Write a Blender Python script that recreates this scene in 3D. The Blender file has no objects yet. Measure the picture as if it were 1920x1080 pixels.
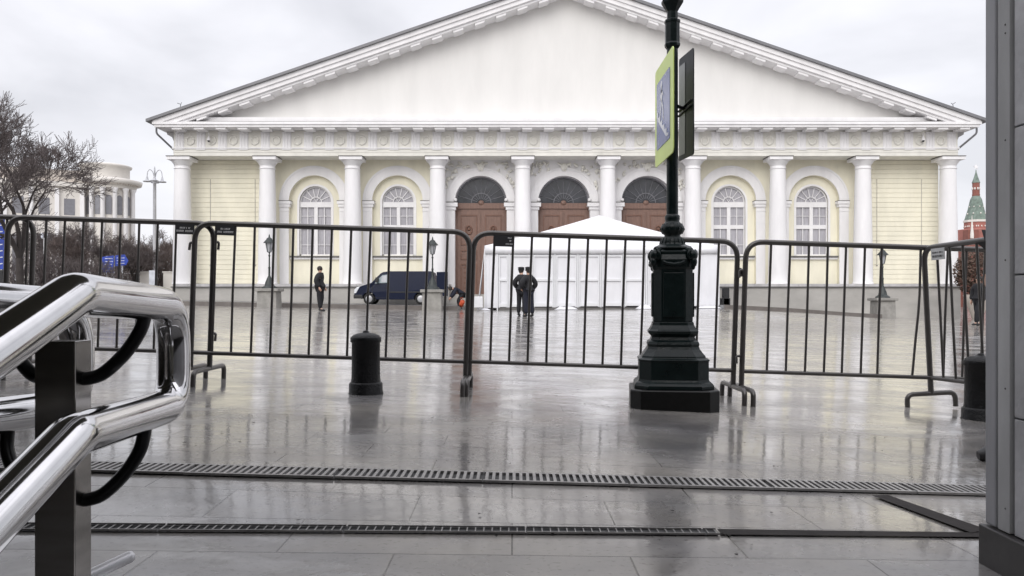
import bpy, bmesh, math, random
from mathutils import Vector, Matrix
S = bpy.context.scene
C = S.collection
PI = math.pi
F = 1550.0           # focal length in photo pixels (1920 wide)
H = 0.63             # camera height over the paving below it
# ---------------- camera ----------------
cd = bpy.data.cameras.new('camera'); cam = bpy.data.objects.new('camera', cd); C.objects.link(cam)
cam.location = (0, 0, H); cam.rotation_euler = (PI/2, 0, 0)
cd.sensor_width = 36; cd.lens = 36*F/1920; cd.shift_y = 20/1920
cd.clip_start = 0.05; cd.clip_end = 3000
S.camera = cam
# ---------------- world ----------------
SUN_EL, SUN_AZ = math.radians(33), math.radians(196)    # azimuth measured from +Y clockwise
W = bpy.data.worlds.new('World'); S.world = W; W.use_nodes = True
nt = W.node_tree; nt.nodes.clear(); N = nt.nodes.new; L = nt.links.new
out = N('ShaderNodeOutputWorld'); add = N('ShaderNodeAddShader')
sky = N('ShaderNodeTexSky'); sky.sky_type = 'NISHITA'; sky.sun_disc = False
sky.sun_elevation = SUN_EL; sky.sun_rotation = SUN_AZ; sky.dust_density = 3
hs = N('ShaderNodeHueSaturation'); hs.inputs['Saturation'].default_value = 0.25
b1 = N('ShaderNodeBackground'); b1.inputs['Strength'].default_value = 0.05
b2 = N('ShaderNodeBackground')
tc = N('ShaderNodeTexCoord'); mp = N('ShaderNodeMapping'); mp.inputs['Scale'].default_value = (1.6, 1.6, 5.0)
n1 = N('ShaderNodeTexNoise'); n1.inputs['Scale'].default_value = 1.5; n1.inputs['Detail'].default_value = 5; n1.inputs['Roughness'].default_value = .5
n1.inputs['Distortion'].default_value = .4
cr = N('ShaderNodeValToRGB'); cr.color_ramp.elements[0].position = .36; cr.color_ramp.elements[1].position = .62
cr.color_ramp.elements[0].color = (.55, .55, .59, 1); cr.color_ramp.elements[1].color = (.78, .775, .82, 1)
sp = N('ShaderNodeSeparateXYZ'); mr = N('ShaderNodeMapRange'); mr.inputs['From Min'].default_value = .38; mr.inputs['From Max'].default_value = 1.0
mr.inputs['To Min'].default_value = 1.0; mr.inputs['To Max'].default_value = 2.6
L(tc.outputs['Generated'], mp.inputs['Vector']); L(mp.outputs[0], n1.inputs['Vector']); L(n1.outputs['Fac'], cr.inputs[0])
L(tc.outputs['Generated'], sp.inputs[0]); L(sp.outputs['Z'], mr.inputs['Value'])
L(cr.outputs[0], b2.inputs['Color']); L(mr.outputs[0], b2.inputs['Strength'])
L(sky.outputs[0], hs.inputs['Color']); L(hs.outputs[0], b1.inputs['Color'])
L(b1.outputs[0], add.inputs[0]); L(b2.outputs[0], add.inputs[1]); L(add.outputs[0], out.inputs[0])
sl = bpy.data.lights.new('sun', 'SUN'); sl.energy = 1.1; sl.angle = math.radians(45); sl.color = (1, .975, .94)
so = bpy.data.objects.new('sun', sl); C.objects.link(so)
sd = Vector((math.sin(SUN_AZ)*math.cos(SUN_EL), math.cos(SUN_AZ)*math.cos(SUN_EL), math.sin(SUN_EL)))
so.rotation_euler = sd.to_track_quat('Z', 'Y').to_euler(); so.location = (0, -5, 30)
S.view_settings.view_transform = 'Standard'; S.view_settings.look = 'None'; S.view_settings.exposure = 0.05; S.view_settings.gamma = 1
S.render.resolution_x = 1920; S.render.resolution_y = 1080
rnd = random.Random(7)

# ---------------- helpers ----------------
def lin(c): return tuple((x/12.92 if x <= .04045 else ((x+.055)/1.055)**2.4) for x in c)
def mat(name, col, rough=.6, metal=0, var=.12, scale=3, bump=0, bscale=None, spec=.5, coat=0, rvar=0, stretch=(1,1,1)):
    m = bpy.data.materials.new(name); m.use_nodes = True; t = m.node_tree; b = t.nodes['Principled BSDF']
    b.inputs['Roughness'].default_value = rough; b.inputs['Metallic'].default_value = metal
    b.inputs['Specular IOR Level'].default_value = spec; b.inputs['Coat Weight'].default_value = coat
    tcn = t.nodes.new('ShaderNodeTexCoord'); mpn = t.nodes.new('ShaderNodeMapping'); mpn.inputs['Scale'].default_value = stretch
    t.links.new(tcn.outputs['Object'], mpn.inputs[0])
    no = t.nodes.new('ShaderNodeTexNoise'); no.inputs['Scale'].default_value = scale; no.inputs['Detail'].default_value = 6; no.inputs['Roughness'].default_value = .6
    t.links.new(mpn.outputs[0], no.inputs['Vector'])
    r = t.nodes.new('ShaderNodeValToRGB'); r.color_ramp.elements[0].position = .3; r.color_ramp.elements[1].position = .7
    r.color_ramp.elements[0].color = (*[c*(1-var) for c in col], 1); r.color_ramp.elements[1].color = (*[min(1, c*(1+var)) for c in col], 1)
    t.links.new(no.outputs['Fac'], r.inputs[0]); t.links.new(r.outputs[0], b.inputs['Base Color'])
    if rvar:
        q = t.nodes.new('ShaderNodeMapRange'); q.inputs['To Min'].default_value = max(0, rough-rvar); q.inputs['To Max'].default_value = rough+rvar
        q.inputs['From Min'].default_value = .3; q.inputs['From Max'].default_value = .7
        t.links.new(no.outputs['Fac'], q.inputs['Value']); t.links.new(q.outputs[0], b.inputs['Roughness'])
    if bump:
        n2 = t.nodes.new('ShaderNodeTexNoise'); n2.inputs['Scale'].default_value = bscale or scale*6; n2.inputs['Detail'].default_value = 4
        t.links.new(mpn.outputs[0], n2.inputs['Vector'])
        bp = t.nodes.new('ShaderNodeBump'); bp.inputs['Strength'].default_value = bump; bp.inputs['Distance'].default_value = .02
        t.links.new(n2.outputs['Fac'], bp.inputs['Height']); t.links.new(bp.outputs[0], b.inputs['Normal'])
    return m
M = {}
M['white'] = mat('white_stucco', (.80, .79, .795), .75, var=.07, scale=1.6, bump=.15, bscale=8, stretch=(1, 1, .22))
M['cream'] = mat('cream_stucco', (.76, .745, .69), .75, var=.09, scale=1.8, bump=.15, bscale=8)
M['tymp'] = mat('tympanum_stucco', (.73, .72, .70), .8, var=.05, scale=.9, bump=.1, bscale=6, stretch=(1, 1, .25))
M['yellow'] = mat('pale_yellow_stucco', (.81, .775, .635), .8, var=.08, scale=1.2, stretch=(1, 1, .35), bump=.15, bscale=8)
M['plinth'] = mat('grey_limestone', (.40, .385, .36), .6, var=.16, scale=1.2, bump=.2, stretch=(.5, .5, 1))
M['ledge'] = mat('grey_ledge_stone', (.47, .46, .46), .6, var=.2, scale=2, bump=.2)
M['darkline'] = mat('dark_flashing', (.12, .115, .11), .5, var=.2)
M['roof'] = mat('grey_roof_sheet', (.17, .17, .18), .45, var=.15, scale=1)
M['pane'] = mat('curtained_glass', (.40, .39, .42), .18, var=.22, scale=5, stretch=(4, 1, .3), spec=.6)
M['fan'] = mat('dark_fanlight_glass', (.045, .048, .056), .12, var=.4, scale=2)
M['wood'] = mat('brown_oak', (.195, .115, .088), .42, var=.18, scale=3, bump=.2, stretch=(4, 4, .6))
M['wood2'] = mat('brown_oak_moulding', (.17, .085, .058), .45, var=.18, scale=3)
M['tent'] = mat('white_tent_pvc', (.73, .73, .755), .5, var=.06, scale=1.2, bump=.5, bscale=2.6, stretch=(1,1,.5))
M['tentf'] = mat('white_tent_frame', (.72, .725, .74), .4, var=.04)
M['navy'] = mat('navy_car_paint', (.004, .008, .028), .38, var=.1, spec=.25)
M['black'] = mat('black_plastic', (.018, .018, .02), .5, var=.2)
M['tyre'] = mat('tyre_rubber', (.02, .02, .02), .8)
M['rim'] = mat('light_wheel_cover', (.45, .45, .46), .35, metal=.3)
M['glass'] = mat('car_glass', (.20, .25, .27), .08, var=.3)
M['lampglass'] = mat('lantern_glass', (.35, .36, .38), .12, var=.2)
M['lens'] = mat('headlight_lens', (.75, .77, .8), .12)
M['iron'] = mat('dark_green_cast_iron', (.003, .008, .008), .33, var=.3, scale=9, bump=.12, bscale=50, spec=.25, rvar=.08)
M['ironfar'] = mat('dark_lantern_iron', (.022, .028, .027), .45, var=.2)
M['blackiron'] = mat('black_cast_iron', (.006, .006, .007), .42, spec=.28, var=.3, scale=14, bump=.3, bscale=80, rvar=.1)
M['bslab'] = mat('black_granite', (.005, .005, .005), .35, spec=.3, var=.4, scale=40)
M['barrier'] = mat('weathered_steel_tube', (.10, .094, .09), .33, metal=.6, var=.12, scale=5, rvar=.06)
M['steel'] = mat('polished_stainless', (.66, .655, .66), .10, metal=1, var=.08, scale=14, rvar=.04, bump=.012, bscale=5)
M['dulltube'] = mat('dull_aluminium', (.85, .85, .87), .4, metal=.25, var=.05)
M['brushed'] = mat('brushed_stainless', (.42, .40, .38), .2, metal=1, var=.15, scale=6, stretch=(1, 1, 6))
M['bracket'] = mat('dark_bracket_steel', (.012, .012, .013), .3, metal=.3, var=.2)
M['granite'] = mat('grey_granite', (.58, .58, .60), .45, var=.22, scale=5, bump=.15, bscale=70)
M['zinc'] = mat('galvanised_sheet', (.44, .445, .47), .42, metal=.0, var=.2, scale=4, stretch=(1, 1, .3), bump=.1)
M['zinc2'] = mat('galvanised_sheet_worn', (.53, .535, .54), .5, metal=.0, var=.25, scale=4, stretch=(1, 1, .4), bump=.1)
M['basestone'] = mat('dark_base_stone', (.05, .047, .047), .4, var=.3, scale=9)
M['bark'] = mat('bark', (.045, .038, .036), .9, var=.3)
M['twig'] = mat('twig_bark', (.12, .10, .098), .9, var=.3)
M['twigr'] = mat('russet_twigs', (.11, .085, .078), .9, var=.3)
M['redbrick'] = mat('red_brick', (.33, .135, .11), .8, var=.2, scale=.6)  # red muted to imitate the tower fading with distance
M['redbrick2'] = mat('red_brick_dark', (.22, .085, .065), .8, var=.2, scale=.6)
M['gtile'] = mat('green_roof_tile', (.15, .195, .165), .6, var=.35, scale=1.5)  # green greyed for the tower's haze, put into the colour
M['yell'] = mat('fluorescent_yellow_film', (.68, .82, .26), .4, var=.06)
M['signblue'] = mat('sign_blue', (.09, .14, .38), .2, var=.1, spec=.8)
M['signwhite'] = mat('sign_white', (.75, .78, .85), .2)
M['signback'] = mat('sign_dark_back', (.010, .013, .020), .45, var=.2, spec=.25)
M['blue'] = mat('blue_panel', (.03, .07, .42), .5, var=.35, scale=1.5)
M['placard'] = mat('black_placard', (.03, .03, .033), .5)
M['paint'] = mat('white_lettering', (.7, .7, .7), .6)
M['skin'] = mat('skin', (.50, .31, .23), .55, var=.06)
M['cloth'] = mat('black_cloth', (.010, .010, .013), .8, var=.3, scale=8)
M['clothb'] = mat('dark_blue_cloth', (.008, .010, .022), .8, var=.3, scale=8)
M['hair'] = mat('dark_hair', (.02, .015, .012), .7)
M['orange'] = mat('orange_bag_film', (.55, .085, .03), .4)
M['beige'] = mat('beige_render', (.50, .45, .40), .8, var=.12, scale=.4)
M['beigew'] = mat('pale_stone', (.66, .63, .59), .8, var=.08, scale=.6)
M['winf'] = mat('far_window_glass', (.20, .20, .22), .25)
M['drain'] = mat('drain_dark', (.008, .008, .009), .6)
M['grate'] = mat('galvanised_grate', (.32, .31, .30), .35, metal=.25, var=.3, scale=12)
M['brownstrip'] = mat('wet_brown_strip', (.035, .031, .030), .75, spec=.12, var=.25, scale=8)
M['step'] = mat('granite_steps', (.20, .195, .19), .4, var=.2, scale=8)
M['backwall'] = mat('dark_reflected_surface', (.085, .08, .06), .7, var=.3, scale=.3)  # dark tone of the added, unseen surfaces mirrored in the handrails
M['kerb'] = mat('dark_kerb_stone', (.135, .12, .11), .5, var=.2, scale=3)
M['apron'] = mat('wet_driveway', (.14, .14, .14), .3, var=.15, scale=2)
M['thuja'] = mat('russet_foliage', (.11, .07, .052), .8, var=.4, scale=5)
M['ped'] = mat('pedestal_granite', (.27, .26, .24), .6, var=.25, scale=3, bump=.2)

class MB:
    def __init__(s): s.v = []; s.f = []; s.sm = []
    def add(s, vs, fs, smooth=False):
        o = len(s.v); s.v += [tuple(x) for x in vs]
        for q in fs: s.f.append([i+o for i in q]); s.sm.append(smooth)
    def box(s, x0, x1, y0, y1, z0, z1):
        s.add([(x0,y0,z0),(x1,y0,z0),(x1,y1,z0),(x0,y1,z0),(x0,y0,z1),(x1,y0,z1),(x1,y1,z1),(x0,y1,z1)],
              [(0,3,2,1),(4,5,6,7),(0,1,5,4),(1,2,6,5),(2,3,7,6),(3,0,4,7)]); return s
    def prism(s, pts, y0, y1):            # polygon in x,z run from y0 to y1
        n = len(pts); s.add([(x,y0,z) for x,z in pts]+[(x,y1,z) for x,z in pts],
            [tuple(range(n)), tuple(range(2*n-1, n-1, -1))]+[(i,i+n,(i+1)%n+n,(i+1)%n) for i in range(n)]); return s
    def prismz(s, pts, z0, z1, top=1.0):  # polygon in x,y run from z0 to z1
        n = len(pts); cx = sum(p[0] for p in pts)/n; cy = sum(p[1] for p in pts)/n
        s.add([(x,y,z0) for x,y in pts]+[(cx+(x-cx)*top,cy+(y-cy)*top,z1) for x,y in pts],
            [tuple(range(n-1,-1,-1)), tuple(range(n,2*n))]+[(i,(i+1)%n,(i+1)%n+n,i+n) for i in range(n)]); return s
    def arc(s, cx, cz, r0, r1, y0, y1, a0=0, a1=PI, n=32):
        for i in range(n):
            a = a0+(a1-a0)*i/n; b = a0+(a1-a0)*(i+1)/n
            P = [(cx+r*math.cos(t), cz+r*math.sin(t)) for r, t in ((r0,a),(r1,a),(r1,b),(r0,b))]
            vs = [(x,y0,z) for x,z in P]+[(x,y1,z) for x,z in P]
            fs = [(0,1,2,3),(7,6,5,4),(1,5,6,2),(0,3,7,4)]
            if i == 0: fs.append((0,4,5,1))
            if i == n-1: fs.append((3,2,6,7))
            s.add(vs, fs)
        return s
    def tube(s, pts, r, n=10, cap=True, smooth=True):
        pts = [Vector(p) for p in pts]; k = len(pts)
        rs = r if isinstance(r, (list, tuple)) else [r]*k
        T = [(pts[min(i+1,k-1)]-pts[max(i-1,0)]).normalized() for i in range(k)]
        up = Vector((0,0,1)) if abs(T[0].z) < .9 else Vector((1,0,0))
        u = T[0].cross(up).normalized(); vs = []
        for i in range(k):
            u = (u-T[i]*u.dot(T[i])); u = u.normalized() if u.length > 1e-6 else T[i].orthogonal().normalized()
            w = T[i].cross(u)
            for j in range(n):
                a = 2*PI*j/n; vs.append(pts[i]+(u*math.cos(a)+w*math.sin(a))*rs[i])
        fs = [(i*n+j, i*n+(j+1)%n, (i+1)*n+(j+1)%n, (i+1)*n+j) for i in range(k-1) for j in range(n)]
        s.add(vs, fs, smooth)
        if cap: s.add(vs[:n], [tuple(range(n-1,-1,-1))]); s.add(vs[-n:], [tuple(range(n))])
        return s
    def lathe(s, prof, c=(0,0,0), n=28, smooth=True, sx=1, sy=1, rot=0):  # prof: (r,z)
        k = len(prof); vs = [(c[0]+sx*r*math.cos(2*PI*j/n+rot), c[1]+sy*r*math.sin(2*PI*j/n+rot), c[2]+z) for r,z in prof for j in range(n)]
        fs = [(i*n+j, i*n+(j+1)%n, (i+1)*n+(j+1)%n, (i+1)*n+j) for i in range(k-1) for j in range(n)]
        s.add(vs, fs, smooth); s.add(vs[:n], [tuple(range(n-1,-1,-1))]); s.add(vs[-n:], [tuple(range(n))]); return s
    def sphere(s, c, r, n=14, sc=(1,1,1)):
        pr = [(max(.001, r*math.sin(PI*i/n)), -r*math.cos(PI*i/n)*sc[2]) for i in range(n+1)]
        return s.lathe(pr, c, n*2, True, sc[0], sc[1])
    def build(s, name, m, parent=None, bevel=0, rx=None):
        me = bpy.data.meshes.new(name)
        off = Vector(parent.location) if parent is not None and parent.type == 'EMPTY' else None
        if parent is not None and parent.type != 'EMPTY' and parent.parent is not None: off = Vector(parent.parent.location)
        vs = s.v if off is None else [(x-off.x, y-off.y, z-off.z) for x,y,z in s.v]
        me.from_pydata(vs, [], s.f); me.validate()
        if len(me.polygons) == len(s.sm): me.polygons.foreach_set('use_smooth', s.sm)
        me.materials.append(m); o = bpy.data.objects.new(name, me); C.objects.link(o)
        if parent is not None: o.parent = parent
        if bevel:
            b = o.modifiers.new('bevel', 'BEVEL'); b.width = bevel; b.segments = 2; b.limit_method = 'ANGLE'; b.angle_limit = math.radians(40)
        return o
def box(*a): return MB().box(*a)
def thing(name, label, cat, loc=(0,0,0), group=None):
    o = bpy.data.objects.new(name, None); C.objects.link(o); o.location = loc; o.empty_display_size = .2
    return tag(o, label, cat, group)
def tag(o, label, cat, group=None):
    o['label'] = label; o['category'] = cat
    if group: o['group'] = group
    return o
def struct(o, k='structure'): o['kind'] = k; return o
def copy_tree(o, parent=None):
    c = o.copy(); C.objects.link(c); c.parent = parent
    for ch in list(o.children): copy_tree(ch, c)
    return c
def P(u, v, s): return Vector(((u-960)/s, F/s, H+(560-v)/s))   # photo pixel + scale (px per metre) -> a point standing in the place
def fillet(pts, r, n=6):
    pts = [Vector(p) for p in pts]; o = [pts[0]]
    for i in range(1, len(pts)-1):
        a, b, c = pts[i-1], pts[i], pts[i+1]; d = min(r, (a-b).length*.49, (c-b).length*.49)
        p0 = b+(a-b).normalized()*d; p1 = b+(c-b).normalized()*d
        for k in range(n+1):
            t = k/n; o.append(p0*(1-t)**2+b*2*t*(1-t)+p1*t*t)
    o.append(pts[-1]); return o
def sstep(a, b, x): t = min(1, max(0, (x-a)/(b-a))); return t*t*(3-2*t)
KN = [(-400,3.5),(-60,1.1),(-20,.40),(-10,.20),(-1.3,.05),(4.5,.10),(10,.15),(13,0),(17,-.30),(22,-.42),(60,-1.1),(400,-3.5)]
def zfar(x):
    for (a,za),(b,zb) in zip(KN, KN[1:]):
        if x <= b: return za+(zb-za)*(x-a)/(b-a)
    return KN[-1][1]
def gz(x, y):
    a = .012+.022*sstep(2.0, 2.8, y)-.014*sstep(8, 20, y)
    xx = max(-60, min(60, x))
    z = -a*xx; t = sstep(26, 37, y)
    return z*(1-t)+zfar(xx)*t

# ---------------- ground ----------------
def pave_mat():
    m = bpy.data.materials.new('wet_stone_paving'); m.use_nodes = True; t = m.node_tree; b = t.nodes['Principled BSDF']; n = t.nodes.new; l = t.links.new
    tcn = n('ShaderNodeTexCoord')
    br = n('ShaderNodeTexBrick'); br.inputs['Scale'].default_value = 1; br.inputs['Brick Width'].default_value = .58; br.inputs['Row Height'].default_value = .29
    br.inputs['Mortar Size'].default_value = .0024; br.inputs['Mortar Smooth'].default_value = .3
    br.inputs['Color1'].default_value = (.305, .298, .29, 1); br.inputs['Color2'].default_value = (.245, .243, .243, 1); br.inputs['Mortar'].default_value = (.07, .066, .062, 1)
    l(tcn.outputs['Object'], br.inputs['Vector'])
    n1 = n('ShaderNodeTexNoise'); n1.inputs['Scale'].default_value = .9; n1.inputs['Detail'].default_value = 8; n1.inputs['Roughness'].default_value = .65
    l(tcn.outputs['Object'], n1.inputs['Vector'])
    c1 = n('ShaderNodeValToRGB'); c1.color_ramp.elements[0].position = .35; c1.color_ramp.elements[1].position = .65
    c1.color_ramp.elements[0].color = (.72, .71, .73, 1); c1.color_ramp.elements[1].color = (1.22, 1.16, 1.06, 1)
    l(n1.outputs['Fac'], c1.inputs[0])
    mx = n('ShaderNodeMixRGB'); mx.blend_type = 'MULTIPLY'; mx.inputs[0].default_value = 1; l(br.outputs['Color'], mx.inputs[1]); l(c1.outputs[0], mx.inputs[2])
    # small specks
    n3 = n('ShaderNodeTexNoise'); n3.inputs['Scale'].default_value = 60; n3.inputs['Detail'].default_value = 3; l(tcn.outputs['Object'], n3.inputs['Vector'])
    c3 = n('ShaderNodeValToRGB'); c3.color_ramp.elements[0].position = .30; c3.color_ramp.elements[1].position = .42; c3.color_ramp.elements[0].color = (.55, .53, .5, 1); c3.color_ramp.elements[1].color = (1, 1, 1, 1)
    l(n3.outputs['Fac'], c3.inputs[0])
    m2 = n('ShaderNodeMixRGB'); m2.blend_type = 'MULTIPLY'; m2.inputs[0].default_value = .6; l(mx.outputs[0], m2.inputs[1]); l(c3.outputs[0], m2.inputs[2]); l(m2.outputs[0], b.inputs['Base Color'])
    # wetness -> roughness
    n2 = n('ShaderNodeTexNoise'); n2.inputs['Scale'].default_value = 1.7; n2.inputs['Detail'].default_value = 7; n2.inputs['Roughness'].default_value = .6
    n2.inputs['Distortion'].default_value = .5; l(tcn.outputs['Object'], n2.inputs['Vector'])
    q = n('ShaderNodeMapRange'); q.inputs['From Min'].default_value = .38; q.inputs['From Max'].default_value = .66; q.inputs['To Min'].default_value = .12; q.inputs['To Max'].default_value = .36
    l(n2.outputs['Fac'], q.inputs['Value']); l(q.outputs[0], b.inputs['Roughness'])
    b.inputs['IOR'].default_value = 1.45; b.inputs['Coat Roughness'].default_value = .07
    n6 = n('ShaderNodeTexNoise'); n6.inputs['Scale'].default_value = 1.15; n6.inputs['Detail'].default_value = 9; n6.inputs['Roughness'].default_value = .62; n6.inputs['Distortion'].default_value = .8
    mpp = n('ShaderNodeMapping'); mpp.inputs['Location'].default_value = (3.3, 7.1, 0); mpp.inputs['Scale'].default_value = (1, 1.5, 1); l(tcn.outputs['Object'], mpp.inputs[0]); l(mpp.outputs[0], n6.inputs['Vector'])
    q6 = n('ShaderNodeMapRange'); q6.inputs['From Min'].default_value = .45; q6.inputs['From Max'].default_value = .56; q6.inputs['To Min'].default_value = .30; q6.inputs['To Max'].default_value = .9
    l(n6.outputs['Fac'], q6.inputs['Value']); l(q6.outputs[0], b.inputs['Coat Weight']); b.inputs['Coat IOR'].default_value = 1.33
    # bump: joints, ripple, grain
    n4 = n('ShaderNodeTexNoise'); n4.inputs['Scale'].default_value = 11; n4.inputs['Detail'].default_value = 3; l(tcn.outputs['Object'], n4.inputs['Vector'])
    b1 = n('ShaderNodeBump'); b1.inputs['Strength'].default_value = .10; b1.inputs['Distance'].default_value = .012; l(n4.outputs['Fac'], b1.inputs['Height'])
    n5 = n('ShaderNodeTexNoise'); n5.inputs['Scale'].default_value = 90; n5.inputs['Detail'].default_value = 3; l(tcn.outputs['Object'], n5.inputs['Vector'])
    b2 = n('ShaderNodeBump'); b2.inputs['Strength'].default_value = .10; b2.inputs['Distance'].default_value = .002; l(n5.outputs['Fac'], b2.inputs['Height']); l(b1.outputs[0], b2.inputs['Normal'])
    b3 = n('ShaderNodeBump'); b3.inputs['Strength'].default_value = .5; b3.inputs['Distance'].default_value = .003; b3.invert = True; l(br.outputs['Fac'], b3.inputs['Height']); l(b2.outputs[0], b3.inputs['Normal'])
    l(b3.outputs[0], b.inputs['Normal']); l(b3.outputs[0], b.inputs['Coat Normal'])
    return m
M['pave'] = pave_mat()
xs = [-900,-400,-200,-120,-60,-40,-30,-20,-15,-10,-7,-4,-2.6,-1.35,-.6,0,.6,1.14,2.0,3,4.5,6,8,10,11.5,13,15,17,19,22,30,40,60,120,200,400,900]
ys = [-200,-60,-20,-6,0,1,1.72,1.85,2,2.1,2.2,2.3,2.4,2.5,2.6,2.7,2.8,3,4,6,8,9,10,11,12,13,14,15,16,17,18,19,20,23]+[24+i for i in range(16)]+[42,50,60,90,150,300,600,1500]
g = MB(); nx = len(xs)
g.v = [(x, y, gz(x, y)) for y in ys for x in xs]
for j in range(len(ys)-1):
    for i in range(nx-1):
        xm = (xs[i]+xs[i+1])/2; ym = (ys[j]+ys[j+1])/2
        if -1.35 < xm < 1.14 and -6 < ym < 1.72: continue
        g.f.append([j*nx+i, j*nx+i+1, (j+1)*nx+i+1, (j+1)*nx+i]); g.sm.append(True)
struct(g.build('ground', M['pave']))
# stairs down towards the camera
st = MB(); zt = 0.012
for k in range(14):
    y1 = 1.72-.34*k; st.box(-1.35, 1.14, y1-.34, y1, -2.6, -.15*(k+1))
st.box(-1.35, 1.14, 1.70-.34*14-4, 1.72-.34*14, -2.6, -.15*15)
struct(st.build('stairs', M['step'], bevel=.006))
sw = MB(); sw.box(-1.75, -1.352, -7, 1.70, -2.6, -.03)
struct(sw.build('stairwell_side', M['step']))
# apron and kerbs in front of the hall
def strip(name, pts, h, w, m, label=None):
    b = MB()
    for (x0,y0),(x1,y1) in zip(pts, pts[1:]):
        n = max(1, int(abs(x1-x0)/1.5)+1)
        for i in range(n):
            a = i/n; c = (i+1)/n; xa, ya, xb, yb = x0+(x1-x0)*a, y0+(y1-y0)*a, x0+(x1-x0)*c, y0+(y1-y0)*c
            za, zb = gz(xa,ya), gz(xb,yb)
            b.add([(xa,ya,za-.1),(xb,yb,zb-.1),(xb,yb+w,zb-.1),(xa,ya+w,za-.1),(xa,ya,za+h),(xb,yb,zb+h),(xb,yb+w,zb+h),(xa,ya+w,za+h)],
                  [(0,3,2,1),(4,5,6,7),(0,1,5,4),(1,2,6,5),(2,3,7,6),(3,0,4,7)])
    return struct(b.build(name, m))
strip('driveway_kerb', [(-40,39.3),(-2.6,39.3)], .20, .25, M['kerb'])
strip('driveway', [(-40,39.56),(-2.6,39.56)], .19, 6.1, M['apron'])
strip('ramp_kerb', [(10.2,39.6),(17.6,39.3)], .20, .25, M['kerb'])
strip('ramp', [(10.2,39.86),(17.6,39.56)], .19, 5.8, M['apron'])
# drains
def on(x, y, z=0): return (x, y, gz(x, y)+z)
def flat(b, quad, z): b.add([on(x, y, z) for x, y in quad], [(0,1,2,3)])
d1 = thing('drain_channel', 'wide slotted steel drain running across the paving between the barriers and the steps', 'drain', (0, 2.85, gz(0, 2.85)))
Y1 = lambda x: 2.80+.035*x
x = -2.6; k = 0
fr = MB()
while x < 3.0:
    e = rnd.uniform(-.003, .003); seg = .50
    b = MB(); flat(fr, [(x,Y1(x)+.004),(x+seg,Y1(x+seg)+.004),(x+seg,Y1(x+seg)+.175),(x,Y1(x)+.175)], .004)
    # steel rims and bars
    def bar(xa, xb, ya, yb, z=.012):
        b.add([on(xa,ya+Y1(xa),.004),on(xb,ya+Y1(xb),.004),on(xb,yb+Y1(xb),.004),on(xa,yb+Y1(xa),.004),on(xa,ya+Y1(xa),z),on(xb,ya+Y1(xb),z),on(xb,yb+Y1(xb),z),on(xa,yb+Y1(xa),z)],
              [(4,5,6,7),(0,1,5,4),(1,2,6,5),(2,3,7,6),(3,0,4,7)])
    bar(x+.002, x+seg-.002, .006+e, .018+e); bar(x+.002, x+seg-.002, .135+e, .147+e)
    t = x+.008
    while t < x+seg-.01:
        bar(t, t+.0105, .018+e, .135+e); t += .0235
    b.build('grate_section', M['grate'], d1); x += seg; k += 1
fr.build('dark_channel_strip', M['drain'], d1)  # flat dark strip for the channel's shade; far margin is the edge shadow
d2 = thing('drain_channel', 'narrow mesh drain nearest the steps, ending in a plain brown strip', 'drain', (0, 2.23, gz(0, 2.23)))
Y2 = lambda x: 2.205+.03*x
bed = MB(); flat(bed, [(-1.9,Y2(-1.9)),(.56,Y2(.56)),(.56,Y2(.56)+.062),(-1.9,Y2(-1.9)+.062)], .004); bed.build('dark_channel_strip', M['drain'], d2)
b = MB(); t = -1.9
def bar2(xa, xb, ya, yb, z=.009):
    b.add([on(xa,ya+Y2(xa),.004),on(xb,ya+Y2(xb),.004),on(xb,yb+Y2(xb),.004),on(xa,yb+Y2(xa),.004),on(xa,ya+Y2(xa),z),on(xb,ya+Y2(xb),z),on(xb,yb+Y2(xb),z),on(xa,yb+Y2(xa),z)],
          [(4,5,6,7),(0,1,5,4),(1,2,6,5),(2,3,7,6),(3,0,4,7)])
while t < .56: bar2(t, t+.0028, .002, .056, .0065); t += .0225
t = -1.9
while t < .54: bar2(t, min(t+.48,.56), .0, .003); bar2(t, min(t+.48,.56), .052, .056); t += .485
b.build('mesh_grate', M['grate'], d2)
b = MB(); flat(b, [(.565,Y2(.56)+.002),(1.6,Y2(1.6)),(1.6,Y2(1.6)+.05),(.565,Y2(.56)+.06)], .005); b.build('cover_strip', M['brownstrip'], d2)
def gp(u, v):
    y = 3.0
    for _ in range(30):
        x_g = (u-960)/F*y; y = F*(H-gz(x_g, y))/(v-560)
    return ((u-960)/F*y, y)
b = MB(); top_ = [gp(1634+(1664-1634)*0+ (1850-1664)*i/10+30, 931+(996-931)*i/10) for i in range(11)]; bot_ = [gp(1634+(1822-1634)*i/10, 932+(1003-932)*i/10) for i in range(11)]
for i in range(10): flat(b, [bot_[i], bot_[i+1], top_[i+1], top_[i]], .006)
tag(b.build('drain_cover', M['brownstrip']), 'brown strip slanting from the wide drain to the narrow one beside the grey wall', 'drain cover')

lt = MB(); rr = random.Random(31)
for i in range(150):
    x = rr.gauss(.4, 1.3); y = rr.choice((rr.uniform(2.0, 5.2), rr.uniform(3.0, 9))); w = rr.uniform(.003, .011); a = rr.uniform(0, PI); z = gz(x, y)+.004
    lt.add([(x+w*math.cos(a+q)*rr.uniform(.5,1), y+w*math.sin(a+q)*rr.uniform(.5,1), z+rr.uniform(0,.003)) for q in (0,1.2,2.5,3.8,5)], [(0,1,2,3,4)])
struct(lt.build('litter', M['brownstrip']), 'stuff')
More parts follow.
